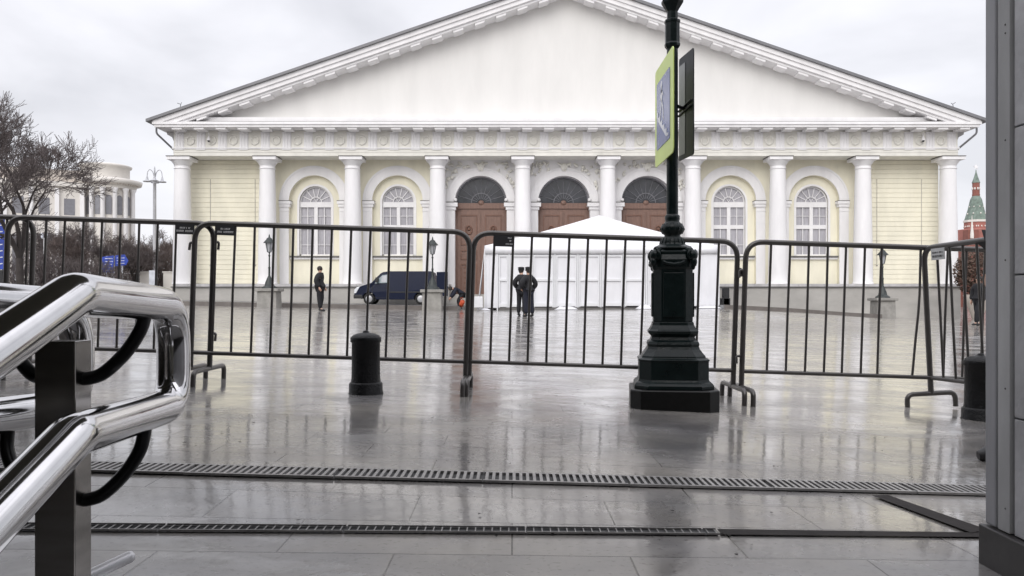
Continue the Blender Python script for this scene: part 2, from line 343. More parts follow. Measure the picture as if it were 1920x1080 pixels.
# ---------------- exhibition hall ----------------
XC, YC, YW, YF, YK = 3.0, 46.55, 47.55, 46.15, 45.2
colX = [-18.56+4.79*k for k in range(10)]
def zc(v, s): return H+(560-v)/s
ZB, ZE = 1.47, 8.60          # column foot, underside of entablature
hall = thing('exhibition_hall', 'long low neoclassical hall with white columns, pale yellow walls and a broad white pediment', 'building', (XC, YC, .4))
HL, HR = XC-21.9, XC+21.9
# back volume
b = MB(); b.box(HL+.3, HR-.3, 49.2, 100, -1, 10.1); b.build('nave_walls', M['yellow'], hall)
# columns
for cx in colX:
    m = MB(); prof = [(.56,ZB-.02),(.56,ZB+.06),(.525,ZB+.09)]
    for i in range(13):
        t = i/12; prof.append((.52-.10*t**1.5, ZB+.1+(7.90-ZB-.1)*t))
    m.lathe(prof, (cx, YC, 0), 36); col = m.build('column', M['white'], hall)
    m = MB(); m.lathe([(.425,7.90),(.46,7.915),(.46,7.95),(.425,7.965),(.425,8.12),(.45,8.13),(.45,8.16),(.47,8.18),(.60,8.36),(.61,8.38)], (cx, YC, 0), 36)
    m.box(cx-.64, cx+.64, YC-.64, YC+.64, 8.38, 8.545); m.build('capital', M['white'], col)
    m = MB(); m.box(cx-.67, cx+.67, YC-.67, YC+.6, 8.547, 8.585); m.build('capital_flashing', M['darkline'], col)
# plinth: left run, two blocks, right run
def plinth(x0, x1):
    m = MB(); m.box(x0, x1, 45.7, 47.5, -1.2, 1.24); m.build('plinth', M['plinth'], hall)
    m = MB(); m.box(x0-.04, x1+.04, 45.62, 47.45, 1.243, 1.30); m.build('plinth_cap', M['darkline'], hall)
    m = MB(); m.box(x0+.02, x1-.02, 45.74, 47.5, 1.303, ZB-.02)
    q = x0+.3
    while q < x1-.5: m.box(q, q+rnd.uniform(.3,.9), 45.70, 46.2, 1.304, 1.304+rnd.uniform(.06,.15)); q += rnd.uniform(.7,1.6)
    m.build('stylobate', M['ledge'], hall)
plinth(HL+.1, colX[3]+.72); plinth(colX[4]-.72, colX[4]+.72); plinth(colX[5]-.72, colX[5]+.72); plinth(colX[6]-.72, HR-.1)
for k in (3,4,5):
    m = MB(); xa, xb = colX[k]+.73, colX[k+1]-.73
    for i in range(5): m.box(xa, xb, 45.4+.36*i, 48.2, -.6, .28+.12*(i+1))
    m.build('entrance_steps', M['plinth'], hall)
ZS = 6.27; ztop = 9.0
def archpoly(cx, xl, xr, z0, z1, r, zs, n=32):
    p = [(xl,z0),(xl,z1),(xr,z1),(xr,z0),(cx+r,z0),(cx+r,zs)]
    p += [(cx+r*math.cos(PI*i/n), zs+r*math.sin(PI*i/n)) for i in range(1, n)]
    p += [(cx-r,zs),(cx-r,z0)]
    return p
# plain bays with courses
for k in (0, 8):
    xl, xr = colX[k], colX[k+1]
    m = MB(); m.box(xl, xr, YW+.05, YW+.7, .9, ztop); m.build('wall', M['yellow'], hall)
    m = MB(); z = ZB+.02
    while z < 8.5: m.box(xl+.02, xr-.02, YW, YW+.06, z, min(z+.262, 8.58)); z += .275
    m.build('wall_courses', M['yellow'], hall, bevel=.008)
    for px in (xl+1.22, xr-1.0):
        m = MB(); m.tube([(px, YW-.02, 7.5), (px, YW-.02, 2.6)], .014, 6); m.sphere((px, YW-.03, 2.55), .05, 5); m.build('lightning_rod_wire', M['plinth'], hall)
# window bays
for k in (1, 2, 6, 7):
    xl, xr = colX[k], colX[k+1]; cx = (xl+xr)/2
    MB().prism(archpoly(cx, xl, xr, ZB-.1, ztop, 1.45, ZS), YW, YW+.42).build('wall', M['yellow'], hall)
    m = MB(); m.arc(cx, ZS, 1.452, 1.98, YW-.06, YW+.3); m.arc(cx, ZS, 1.90, 2.0, YW-.09, YW-.061); m.build('archivolt', M['white'], hall)
    for sgn in (-1, 1):
        a, c = (cx-1.98, cx-1.452) if sgn < 0 else (cx+1.452, cx+1.98)
        m = MB(); m.box(a, c, YW-.06, YW+.3, ZB-.02, ZS-.37); m.box(a-.02, c+.02, YW-.08, YW-.05, ZS-.62, ZS-.56); m.build('pilaster', M['white'], hall)
        e = .12; a2, c2 = (a-.02, c+e) if sgn < 0 else (a-e, c+.02)
        m = MB(); m.box(a2+(.06 if sgn>0 else 0), c2-(.06 if sgn<0 else 0), YW-.12, YW+.28, ZS-.37, ZS-.2); m.box(a2, c2, YW-.17, YW+.28, ZS-.198, ZS-.04); im = m.build('impost', M['white'], hall)
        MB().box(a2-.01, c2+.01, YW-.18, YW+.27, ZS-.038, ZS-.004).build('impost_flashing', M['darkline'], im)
    # recessed wall with arched opening, in two halves
    r = .97; zb = 3.12; y0, y1 = YW+.30, YW+.7; zso = 6.21
    for sgn in (-1, 1):
        p = [(cx, ZB-.1), (cx+sgn*1.45, ZB-.1), (cx+sgn*1.45, ZS+1.45), (cx, ZS+1.45)]
        p += [(cx+sgn*r*math.sin(PI/2*i/16), zso+r*math.cos(PI/2*i/16)) for i in range(17)]
        p += [(cx+sgn*r, zb), (cx, zb)]
        if sgn < 0: p.reverse()
        MB().prism(p, y0, y1).build('recessed_wall', M['yellow'], hall)
    w = MB(); w.arc(cx, zso, .93, 1.05, y0-.03, y0+.05, n=24); w.box(cx-1.05, cx-.93, y0-.03, y0+.05, zb, zso); w.box(cx+.93, cx+1.05, y0-.03, y0+.05, zb, zso)
    win = w.build('window', M['white'], hall)
    f = MB(); yf = y0+.14
    f.arc(cx, zso, .86, .935, yf, yf+.08, n=24)
    f.box(cx-.935, cx-.86, yf, yf+.08, zb, zso); f.box(cx+.86, cx+.935, yf, yf+.08, zb, zso)
    f.box(cx-.93, cx+.93, yf-.03, yf+.08, 5.93, zso+.02); f.box(cx-.93, cx+.93, yf-.01, yf+.08, 4.68, 4.90); f.box(cx-.93, cx+.93, yf, yf+.08, zb, zb+.08)
    f.box(cx-.10, cx+.10, yf-.02, yf+.08, zb, 5.93)
    for sx in (-1, 1):
        f.box(cx+sx*.48-.022, cx+sx*.48+.022, yf+.02, yf+.06, zb, 5.93)
        for zz in (3.75, 5.42): f.box(min(cx+sx*.1,cx+sx*.9), max(cx+sx*.1,cx+sx*.9), yf+.025, yf+.05, zz-.015, zz+.015)
    for q in range(1, 7):
        a = PI*q/7; ca, sa = math.cos(a), math.sin(a)
        f.add([(cx+ca*.30-sa*.02, yf+.02, zso+sa*.30+ca*.02),(cx+ca*.30+sa*.02, yf+.02, zso+sa*.30-ca*.02),(cx+ca*.88+sa*.02, yf+.02, zso+sa*.88-ca*.02),(cx+ca*.88-sa*.02, yf+.02, zso+sa*.88+ca*.02)], [(0,1,2,3)])
    for q in (2.35, 4.65):
        a = PI*q/7; f.tube([(cx, yf+.03, zso+.03),(cx+math.cos(a)*.34, yf+.03, zso+.34*math.sin(a))], .02, 4)
    f.arc(cx, zso, .30, .345, yf+.01, yf+.05, n=14)
    f.build('frame', M['white'], win)
    MB().prism([(cx-.9,zb)]+[(cx-.9*math.cos(PI*i/20), zso+.9*math.sin(PI*i/20)) for i in range(21)]+[(cx+.9,zb)], yf+.09, yf+.12).build('pane', M['pane'], win)
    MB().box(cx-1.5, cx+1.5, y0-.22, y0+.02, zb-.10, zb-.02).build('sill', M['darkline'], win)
    MB().box(cx-1.44, cx+1.44, y0-.14, y0+.01, zb-.22, zb-.102).build('sill_moulding', M['white'], win)
# door bays
def relief(cx):
    m = MB(); rr = random.Random(int(cx*10)+99)
    for sgn in (-1, 1):
        for q in range(46):
            X = rr.uniform(.05, 2.3); z = rr.uniform(6.9, 8.45)
            if math.hypot(X, z-6.22) < 2.02: continue
            L_ = rr.uniform(.12,.36); a = rr.uniform(0, PI); p = (cx+sgn*X, YW-.03, z)
            m.tube([(p[0]-math.cos(a)*L_/2, YW-.02, z-math.sin(a)*L_/2), (p[0]+rr.uniform(-.06,.06), YW-.10, z+rr.uniform(-.05,.05)), (p[0]+math.cos(a)*L_/2, YW-.02, z+math.sin(a)*L_/2)], [.03,rr.uniform(.05,.10),.03], 6)
            if rr.random() < .4: m.sphere((p[0], YW-.05, z), rr.uniform(.06,.13), 5)
    m.sphere((cx, YW-.1, 8.22), .17, 7, (1,.7,1.2)); m.tube([(cx-.38,YW-.05,8.42),(cx-.16,YW-.12,8.3),(cx-.05,YW-.1,7.95)], [.05,.09,.05], 7); m.tube([(cx+.38,YW-.05,8.42),(cx+.16,YW-.12,8.3),(cx+.05,YW-.1,7.95)], [.05,.09,.05], 7)
    return m
for k in (3, 4, 5):
    xl, xr = colX[k], colX[k+1]; cx = (xl+xr)/2; r = 1.49; zs = 6.20
    MB().prism(archpoly(cx, xl, xr, .2, ztop, r, zs), YW, YW+.9).build('portal_wall', M['white'], hall)
    m = MB(); m.arc(cx, zs, r+.003, 1.95, YW-.07, YW+.3); m.arc(cx, zs, 1.87, 1.97, YW-.11, YW-.071); m.build('archivolt', M['white'], hall)
    relief(cx).build('carved_relief', M['cream'], hall)
    for sgn in (-1, 1):
        a, c = (cx-2.0, cx-r-.003) if sgn < 0 else (cx+r+.003, cx+2.0)
        m = MB(); m.box(a, c, YW-.07, YW+.4, .3, zs-.46); m.build('pilaster', M['white'], hall)
        e = .16; a2, c2 = (a-.02, c+e) if sgn < 0 else (a-e, c+.02)
        m = MB(); m.box(a2, c2, YW-.2, YW+.28, zs-.28, zs-.06); m.box(a2+(.1 if sgn>0 else 0), c2-(.1 if sgn<0 else 0), YW-.13, YW+.28, zs-.46, zs-.282); im = m.build('impost', M['white'], hall)
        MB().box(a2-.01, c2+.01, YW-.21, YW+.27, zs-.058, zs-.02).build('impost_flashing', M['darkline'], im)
        MB().sphere((cx+sgn*(r-.03), YW-.08, zs+.1), .11, 8).build('globe_lamp', M['white'], hall)
    yd = YW+.55
    d = MB(); d.box(cx-r, cx+r, yd-.08, yd+.1, 5.86, zs-.02); d.box(cx-r, cx+r, yd, yd+.1, .3, 5.86); d.sphere((cx, yd-.06, zs+.0), .17, 7, (1,.5,.9))
    door = d.build('door', M['wood'], hall)
    for sgn in (-1, 1):
        lf = MB(); a, c = (cx-1.36, cx-.06) if sgn < 0 else (cx+.06, cx+1.36)
        lf.box(a, c, yd-.05, yd-.003, .5, 5.70); lo = lf.build('door_leaf', M['wood'], door)
        mm = MB()
        for (z0, z1) in ((3.75, 5.5), (2.9, 3.45), (.75, 2.65)):
            x0, x1 = a+.17, c-.17
            for bx in ((x0,x1,z1-.06,z1),(x0,x1,z0,z0+.06),(x0,x0+.06,z0+.06,z1-.06),(x1-.06,x1,z0+.06,z1-.06)): mm.box(bx[0],bx[1],yd-.095,yd-.051,bx[2],bx[3])
        xm = (a+c)/2
        for i in range(5): mm.box(xm-.3, xm+.3, yd-.08, yd-.051, 1.2+.3*i, 1.29+.3*i)
        mm.lathe([(.18,0),(.2,.02)], (0,0,0), 4) if False else None
        mm.tube([(xm+.17*math.cos(2*PI*i/14), yd-.09, 4.62+.24*math.sin(2*PI*i/14)) for i in range(15)], .045, 6); mm.sphere((xm, yd-.08, 4.66), .085, 6)
        mm.build('panel_moulding', M['wood2'], door)
    MB().prism([(cx-r*math.cos(PI*i/28), zs+r*math.sin(PI*i/28)) for i in range(29)], yd+.05, yd+.09).build('fanlight', M['fan'], hall)
    f = MB()
    for q in range(1, 10):
        a = PI*q/10; f.tube([(cx+.25*math.cos(a), yd+.03, zs+.25*math.sin(a)), (cx+1.45*math.cos(a), yd+.03, zs+1.45*math.sin(a))], .017, 5)
    f.arc(cx, zs, .55, .59, yd+.01, yd+.04, n=18); f.arc(cx, zs, 1.40, 1.49, yd-.02, yd+.04, n=26)
    f.build('fanlight_bars', M['winf'], hall)
# entablature
m = MB(); m.box(HL, HR, YF, 49.2, ZE, 8.99); m.box(HL, HR, YF-.02, YF-.001, 8.80, 8.985); m.build('architrave', M['cream'], hall)
m = MB(); m.box(HL-.06, HR+.06, YF-.08, 49.2, 8.992, 9.06); m.build('taenia', M['white'], hall)
m = MB(); m.box(HL, HR, YF+.04, 49.2, 9.062, 10.02); m.build('frieze', M['cream'], hall)
def repeat(o, n, dx):
    for i in range(1, n):
        c = o.copy(); C.objects.link(c); c.parent = o.parent; c.location.x = o.location.x+dx*i
tx = -18.56; m = MB()
for q in (-1, 0, 1): m.prismz([(tx+q*.16-.065,YF+.041),(tx+q*.16-.035,YF-.03),(tx+q*.16+.035,YF-.03),(tx+q*.16+.065,YF+.041)], 9.07, 9.86)
m.box(tx-.25, tx+.25, YF-.04, YF+.04, 9.862, 9.94); m.box(tx-.24, tx+.24, YF+.001, YF+.04, 9.065, 9.861); m.box(tx-.25, tx+.25, YF-.07, YF-.005, 8.93, 8.985)
repeat(m.build('triglyph', M['white'], hall), 37, 1.1975)
tx = -18.56+.59875; m = MB()
pts = [(tx+.21*math.cos(2*PI*q/14), YF+.02+.01*(q%2), 9.47+.22*math.sin(2*PI*q/14)) for q in range(15)]
m.tube(pts, [.05+.018*(q%2) for q in range(15)], 6); m.tube([(tx-.12,YF+.03,9.27),(tx,YF,9.2),(tx+.14,YF+.03,9.29)], .03, 5)
repeat(m.build('wreath', M['cream'], hall), 36, 1.1975)
m = MB(); m.box(XC-22.57, XC+22.57, YK, 49.2, 10.025, 10.30); m.box(XC-22.66, XC+22.66, YK-.07, YK-.001, 10.16, 10.30); m.build('cornice', M['white'], hall)
tx = -18.37; repeat(MB().box(tx-.27, tx+.27, YK+.08, YF-.1, 9.91, 10.022).build('mutule', M['white'], hall), 37, 1.2)
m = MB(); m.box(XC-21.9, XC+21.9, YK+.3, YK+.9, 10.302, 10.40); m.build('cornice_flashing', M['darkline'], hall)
m = MB(); m.box(XC-21.3, XC+21.3, YK+.5, YF+.2, 10.402, 10.66); m.build('pediment_base', M['white'], hall)
SL = .3425
def zt_(x): return 10.46+SL*(22.85-abs(x-XC))
# tympanum
m = MB(); m.prism([(XC-21.2,10.42),(XC,zt_(XC)-.5),(XC+21.2,10.42)], YF+.22, YF+.6); m.build('tympanum', M['tymp'], hall)
m = MB()
for sgn in (-1, 1):
    xa, xb = XC+sgn*22.62, XC
    for (d0, d1, y) in ((.16,.42,YK-.06),(.422,.66,YK+.02),(.662,.80,YK+.14)):
        p = [(xa, max(10.302, zt_(xa)-d1)), (xa, zt_(xa)-d0), (xb, zt_(xb)-d0), (xb, zt_(xb)-d1)]
        if d1 > .3:
            xcut = XC+sgn*(22.85-(d1-.16+.002)/SL*1.0); zl = 10.302
            p = [(xa, zl), (xa, zt_(xa)-d0 if zt_(xa)-d0 > zl+.001 else zl+.001), (xb, zt_(xb)-d0), (xb, zt_(xb)-d1), (xcut, zl)]
        if sgn > 0: p.reverse()
        m.prism(p, y, YF+.22)
m.build('raking_cornice', M['white'], hall)
for sgn in (-1, 1):
    for i in range(19):
        xm = XC+sgn*(20.05-1.175*i)
        if (xm-XC)*sgn < .3: continue
        xa, xb = xm-.27, xm+.27; o0, o1 = .803, .93; m = MB()
        m.add([(xa,YK+.18,zt_(xa)-o1),(xb,YK+.18,zt_(xb)-o1),(xb,YF,zt_(xb)-o1),(xa,YF,zt_(xa)-o1),(xa,YK+.18,zt_(xa)-o0),(xb,YK+.18,zt_(xb)-o0),(xb,YF,zt_(xb)-o0),(xa,YF,zt_(xa)-o0)],
              [(0,3,2,1),(4,5,6,7),(0,1,5,4),(1,2,6,5),(2,3,7,6),(3,0,4,7)])
        m.build('raking_mutule', M['white'], hall)
m = MB()
for sgn in (-1, 1):
    xa = XC+sgn*22.95
    p = [(xa, zt_(xa)-.155), (xa, zt_(xa)), (XC, zt_(XC)), (XC, zt_(XC)-.155)]
    if sgn > 0: p.reverse()
    m.prism(p, YK-.2, 101)
m.build('roof', M['roof'], hall)
for sgn in (-1, 1):
    x0 = XC+sgn*22.55; x1 = XC+sgn*21.95
    MB().tube(fillet([(x0,YK+.25,10.0),(x0,YK+.25,9.72),(x1,YF+.3,8.95),(x1,YF+.3,8.7)], .12, 4), .055, 8).build('downpipe', M['roof'], hall)
    MB().prism([(XC+sgn*21.9,9.2),(XC+sgn*21.9,10.02),(XC+sgn*22.4,10.02),(XC+sgn*22.38,9.85),(XC+sgn*22.1,9.7)], YF+.3, YF+.5).build('eaves_bracket', M['ledge'], hall)
    xx = XC+sgn*21.2
    MB().tube([(xx,YK+.1,zt_(xx)-.02),(xx-sgn*.05,YK+.1,zt_(xx)+.28)], .02, 5).tube([(xx-.14,YK+.1,zt_(xx)+.32),(xx-sgn*.05,YK+.1,zt_(xx)+.26),(xx+.1,YK+.1,zt_(xx)+.36)], .02, 5).build('lightning_rod', M['roof'], hall)
    cxm = -16.85 if sgn < 0 else 22.85
    sc = MB(); sc.lathe([(.015,.30),(.05,.18),(.105,.04),(.10,0)], (cxm, YF-.22, 9.42), 12); sc.tube([(cxm,YF-.22,9.7),(cxm,YF-.22,9.85)], .02, 6)
    cam_o = sc.build('security_camera', M['white'], hall)
    MB().sphere((cxm, YF-.22, 9.40), .07, 6).build('camera_dome', M['black'], cam_o)

# ---------------- tent ----------------
s0 = 38.0; TX0, TX1, TY0 = -1.34, 10.2, F/s0; TY1 = TY0+4.7; zE0, zE1 = 2.88, 3.25
tz = .10
tent = thing('marquee', 'large white marquee tent with a low pointed roof in front of the hall doors', 'tent', ((TX0+TX1)/2, TY0, tz))
xm, ym = 4.55, (TY0+TY1)/2
ax = (xm, ym, 4.98)
m = MB(); cs = [(TX0,TY0,zE1),(TX1,TY0,zE1),(TX1,TY1,zE1),(TX0,TY1,zE1)]
# roof with slight sag between ridge lines
for i in range(4):
    a, c = Vector(cs[i]), Vector(cs[(i+1)%4]); A = Vector(ax); rows = 8
    vs = []; fs = []
    for j in range(rows+1):
        t = j/rows
        for q in range(9):
            w = q/8; p = (a*(1-w)+c*w)*(1-t)+A*t; p = Vector(p); p.z -= .16*math.sin(PI*t)*(1 if True else 0)*(.4+.6*math.sin(PI*w)); vs.append(p)
    for j in range(rows):
        for q in range(8): fs.append((j*9+q, j*9+q+1, (j+1)*9+q+1, (j+1)*9+q))
    m.add(vs, fs, True)
m.build('roof', M['tent'], tent)
m = MB()
for a, c in ((0,1),(1,2),(2,3),(3,0)):
    A, B = Vector(cs[a]), Vector(cs[c]); n = 24; nrm = Vector((B-A)).cross(Vector((0,0,1))).normalized()
    vs = []; fs = []
    for i in range(n+1):
        p = A+(B-A)*i/n; w = .012*math.sin(i*2.1)
        vs += [tuple(p+nrm*.02), tuple(p+nrm*(.05+w)+Vector((0,0,-.40+.012*math.sin(i*PI))))]
    for i in range(n): fs.append((2*i,2*i+1,2*i+3,2*i+2))
    m.add(vs, fs, True)
val = m.build('valance', M['tent'], tent); sm = val.modifiers.new('thick','SOLIDIFY'); sm.thickness = .012
px = [TX0, TX0+.62, TX0+1.2]+[TX0+1.2+1.13*i for i in range(1, 10)]
px = [p for p in px if p < TX1-.3]+[TX1]
for i, (a, c) in enumerate(zip(px, px[1:])):
    w = MB(); zb = gz((a+c)/2, TY0)+.12
    if i == 0 or i >= len(px)-2:
        n = 10; vs = []; fs = []
        for q in range(n+1):
            X = a+(c-a)*q/n; yy = TY0+.03+.035*math.sin(q*1.9)
            vs += [(X, yy, zb), (X, TY0+.03, zE1-.1)]
        for q in range(n): fs.append((2*q,2*q+2,2*q+3,2*q+1))
        w.add(vs, fs, True); wo = w.build('curtain', M['tent'], tent)
    else:
        w.box(a+.03, c-.03, TY0+.07, TY0+.09, zb+.03, zE1-.1); wo = w.build('wall_panel', M['tent'], tent)
        f = MB()
        for (x0,x1,z0,z1) in ((a+.06,a+.13,zb,2.78),(c-.13,c-.06,zb,2.78),(a+.13,c-.13,2.70,2.78),(a+.13,c-.13,zb+.04,zb+.22),(a+.13,c-.13,1.50,1.62)): f.box(x0,x1,TY0+.0,TY0+.069,z0,z1)
        f.build('panel_frame', M['tentf'], wo, bevel=.01)
for p in px:
    MB().box(p-.035, p+.035, TY0-.015, TY0+.068, gz(p,TY0), 3.1).build('post', M['tentf'], tent)
for yy in (TY1,):
    MB().box(TX0, TX1, yy-.02, yy, .1, zE1-.02).build('back_wall', M['tent'], tent)
for xx in (TX0, TX1):
    MB().box(xx-.01, xx+.01, TY0+.1, TY1-.03, .12, zE1-.02).build('side_wall', M['tent'], tent)
m = MB(); m.box(TX0+.7, TX1-1.9, TY0-.06, TY1-.1, gz(4,TY0)-.14, gz(4,TY0)+.10); m.build('floor_gap_shadow', M['darkline'], tent)  # dark box standing in for the shadow gap under the raised floor
m = MB(); n = 6; vs = []; fs = []
for q in range(n+1):
    t = q/n; vs += [(TX0-.02-.0*t, TY0-.02+.6*t, zE0+.1), (TX0-.34-.05*math.sin(q*2.), TY0-.15+.7*t, gz(TX0,TY0)+.02)]
for q in range(n): fs.append((2*q,2*q+1,2*q+3,2*q+2))
m.add(vs, fs, True); o = m.build('side_flap', M['tent'], tent); o.modifiers.new('thick','SOLIDIFY').thickness = .012
def drape(x0, x1, y0, y1, h, seed):
    rr = random.Random(seed); m = MB(); nx_, ny_ = 9, 5; vs = []; fs = []
    for j in range(ny_+1):
        for i in range(nx_+1):
            X = x0+(x1-x0)*i/nx_; Y = y0+(y1-y0)*j/ny_; e = min(i, nx_-i, 2)/2*min(j, 2)/2
            vs.append((X+rr.uniform(-.04,.04), Y, gz(X,Y)+.02+h*e*rr.uniform(.4,1)))
    for j in range(ny_):
        for i in range(nx_): fs.append((j*(nx_+1)+i, j*(nx_+1)+i+1, (j+1)*(nx_+1)+i+1, (j+1)*(nx_+1)+i))
    m.add(vs, fs, True); return m
tag(drape(-1.75, -1.05, TY0-.9, TY0-.3, .10, 3).build('tarpaulin', M['tent']), 'crumpled white sheet on the ground at the left corner of the marquee', 'sheet')
tag(drape(2.1, 3.2, TY0-.55, TY0-.1, .16, 4).build('tarpaulin', M['tent']), 'white sheet bunched on the ground before the marquee wall, right of the two officers', 'sheet')
tag(drape(6.1, 6.9, TY0-.55, TY0-.1, .22, 8).build('tarpaulin', M['tent']), 'white sheet at the foot of the marquee just left of the big green lamp post', 'sheet')
tag(drape(9.0, 10.3, TY0-.6, TY0-.1, .12, 5).build('tarpaulin', M['tent']), 'white sheet at the right corner of the marquee', 'sheet')
p0 = P(876, 577, 39); p1 = P(905, 556, 39)
bb = MB(); bb.box(p0.x, p1.x, p0.y, p0.y+.35, p0.z, p1.z); o = bb.build('white_crate', M['tentf'], bevel=.03); tag(o, 'low white crate on the ground between the brown door and the marquee', 'crate')
bb = MB(); z0 = gz(10.9, 42)
for (a,c,z1) in ((10.65,11.1,.55),(10.75,11.05,1.1)): bb.box(a,c,42,42.4,z0,z0+z1)
o = bb.build('equipment_case', M['black'], bevel=.02); tag(o, 'dark equipment case standing at the right end of the marquee', 'case')

# ---------------- van ----------------
def make_van():
    sc = .87; v0 = P(664, 569, 36.0); x0, y0 = v0.x, v0.y; z0 = gz(x0+2, y0)+.19
    t = thing('delivery_van', 'dark navy panel van parked facing left beside the marquee with its rear door open', 'van', (x0+2.1, y0+.8, z0))
    X = lambda a: x0+a*sc; Z = lambda a: z0+a*sc
    prof = [(.02,.42),(0,.62),(.03,.86),(.12,.98),(.5,1.14),(1.02,1.30),(1.28,1.58),(1.56,1.86),(1.72,1.95),(2.1,2.0),(4.60,2.0),(4.72,1.95),(4.80,1.6),(4.84,.9),(4.84,.42),(4.55,.34),(4.42,.34)]
    def archc(cx): return [(cx+.40*math.cos(PI*i/10), .34+.40*math.sin(PI*i/10)) for i in range(11)]
    prof += archc(3.98)+[(3.55,.30),(1.35,.30)]+archc(.88)+[(.45,.34)]
    b = MB(); w = 1.95*sc; n = len(prof)
    ins = .10*sc
    def side(y, k):  # k: tumblehome above belt
        return [(X(a), y+(k*max(0,(z-1.15))/.85*.11*sc), Z(z)) for a, z in prof]
    L0 = side(y0, 1); L1 = side(y0+w, -1)
    b.add(L0+L1, [tuple(range(n-1,-1,-1)), tuple(range(n,2*n))]+[(i,(i+1)%n,(i+1)%n+n,i+n) for i in range(n)])
    body = b.build('body', M['navy'], t, bevel=.035)
    def sidep(pts, y=-.006, th=.02):
        q = MB(); m_ = len(pts); A = [(X(a), y0+y+(max(0,(z-1.15))/.85*.11*sc), Z(z)) for a, z in pts]; B = [(p[0], p[1]+th, p[2]) for p in A]
        q.add(A+B, [tuple(range(m_)), tuple(range(2*m_-1,m_-1,-1))]+[(i,i+m_,(i+1)%m_+m_,(i+1)%m_) for i in range(m_)]); return q
    sidep([(1.22,1.26),(1.40,1.50),(1.68,1.76),(1.98,1.80),(1.98,1.30)]).build('side_window', M['glass'], t)
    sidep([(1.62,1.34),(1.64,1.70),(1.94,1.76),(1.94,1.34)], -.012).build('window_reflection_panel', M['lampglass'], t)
    ws = MB(); ws.add([(X(1.04)-.01,y0+.16,Z(1.33)),(X(1.58)-.012,y0+.24,Z(1.865)),(X(1.58)-.012,y0+w-.24,Z(1.865)),(X(1.04)-.01,y0+w-.16,Z(1.33))], [(0,1,2,3)]); ws.build('windscreen', M['glass'], t)
    MB().box(X(-.04), X(.5), y0-.01, y0+w+.01, Z(.36), Z(.60)).build('front_bumper', M['black'], t, bevel=.04)
    sidep([(.5,.36),(.5,.56),(.46,.56),(.46,.36)], -.01).build('bumper_end', M['black'], t)
    for yy in (y0-.012, y0+w-.28):
        MB().prism([(X(.0),Z(.66)),(X(.02),Z(.9)),(X(.14),Z(1.02)),(X(.34),Z(1.08)),(X(.22),Z(.86)),(X(.12),Z(.68))], yy, yy+.29).build('headlight', M['lens'], t, bevel=.02)
    MB().box(X(-.012), X(.02), y0+.35, y0+w-.35, Z(.66), Z(.86)).build('grille', M['black'], t)
    mirror = MB().box(X(1.30), X(1.48), y0-.20, y0-.03, Z(1.32), Z(1.62)).build('mirror', M['black'], t, bevel=.03)
    for a0, a1, z0_, z1_ in ((1.08,1.10,.45,1.3),(2.06,2.08,.40,1.86),(3.2,3.22,.40,1.9),(1.1,2.06,.40,.42)):
        MB().box(X(a0), X(a1), y0-.004, y0+.01, Z(z0_), Z(min(z1_,1.14))).build('door_gap', M['black'], t)
    MB().box(X(2.12), X(4.4), y0-.014, y0+.01, Z(.70), Z(.78)).build('side_moulding', M['black'], t, bevel=.01)
    MB().box(X(1.85), X(1.97), y0-.02, y0+.01, Z(1.02), Z(1.06)).build('door_handle', M['black'], t)
    for cx in (.88, 3.98):
        for yy in (y0+.03, y0+w-.24):
            wl = MB(); ring = [(.20,-.10),(.31,-.10),(.335,-.06),(.335,.06),(.31,.10),(.20,.10)]
            vs = []; nn = 28
            for r_, d in ring:
                for j in range(nn): vs.append((X(cx)+r_*sc*math.cos(2*PI*j/nn), yy+.1+d, Z(.34)+r_*sc*math.sin(2*PI*j/nn)))
            fs = [(i*nn+j,i*nn+(j+1)%nn,(i+1)*nn+(j+1)%nn,(i+1)*nn+j) for i in range(5) for j in range(nn)]
            wl.add(vs, fs, True); wh = wl.build('wheel', M['tyre'], t)
            rm = MB(); vs = []; 
            for r_, d in ((.21,-.095),(.17,-.11),(.06,-.12),(.001,-.12)):
                for j in range(nn): vs.append((X(cx)+r_*sc*math.cos(2*PI*j/nn), yy+.1+d, Z(.34)+r_*sc*math.sin(2*PI*j/nn)))
            rm.add(vs, [(i*nn+j,i*nn+(j+1)%nn,(i+1)*nn+(j+1)%nn,(i+1)*nn+j) for i in range(3) for j in range(nn)], True); rm.build('rim', M['rim'], wh)
    # rear door, swung open towards us and back
    d = MB(); hx = X(4.86); dz0, dz1 = Z(.5), Z(1.95)
    A = [(hx+.06,y0-.02),(hx+.66,y0-.30),(hx+.68,y0-.25),(hx+.08,y0+.03)]
    d.prismz(A, dz0, dz1); rd = d.build('rear_door', M['navy'], t, bevel=.02)
    MB().box(hx-.02, hx+.10, y0+.1, y0+w-.1, Z(.34), Z(.5)).build('rear_bumper', M['black'], t)
    MB().box(X(4.8), X(4.86), y0-.01, y0+.1, Z(.75), Z(1.2)).build('tail_light', M['orange'], t)
    return t
make_van()

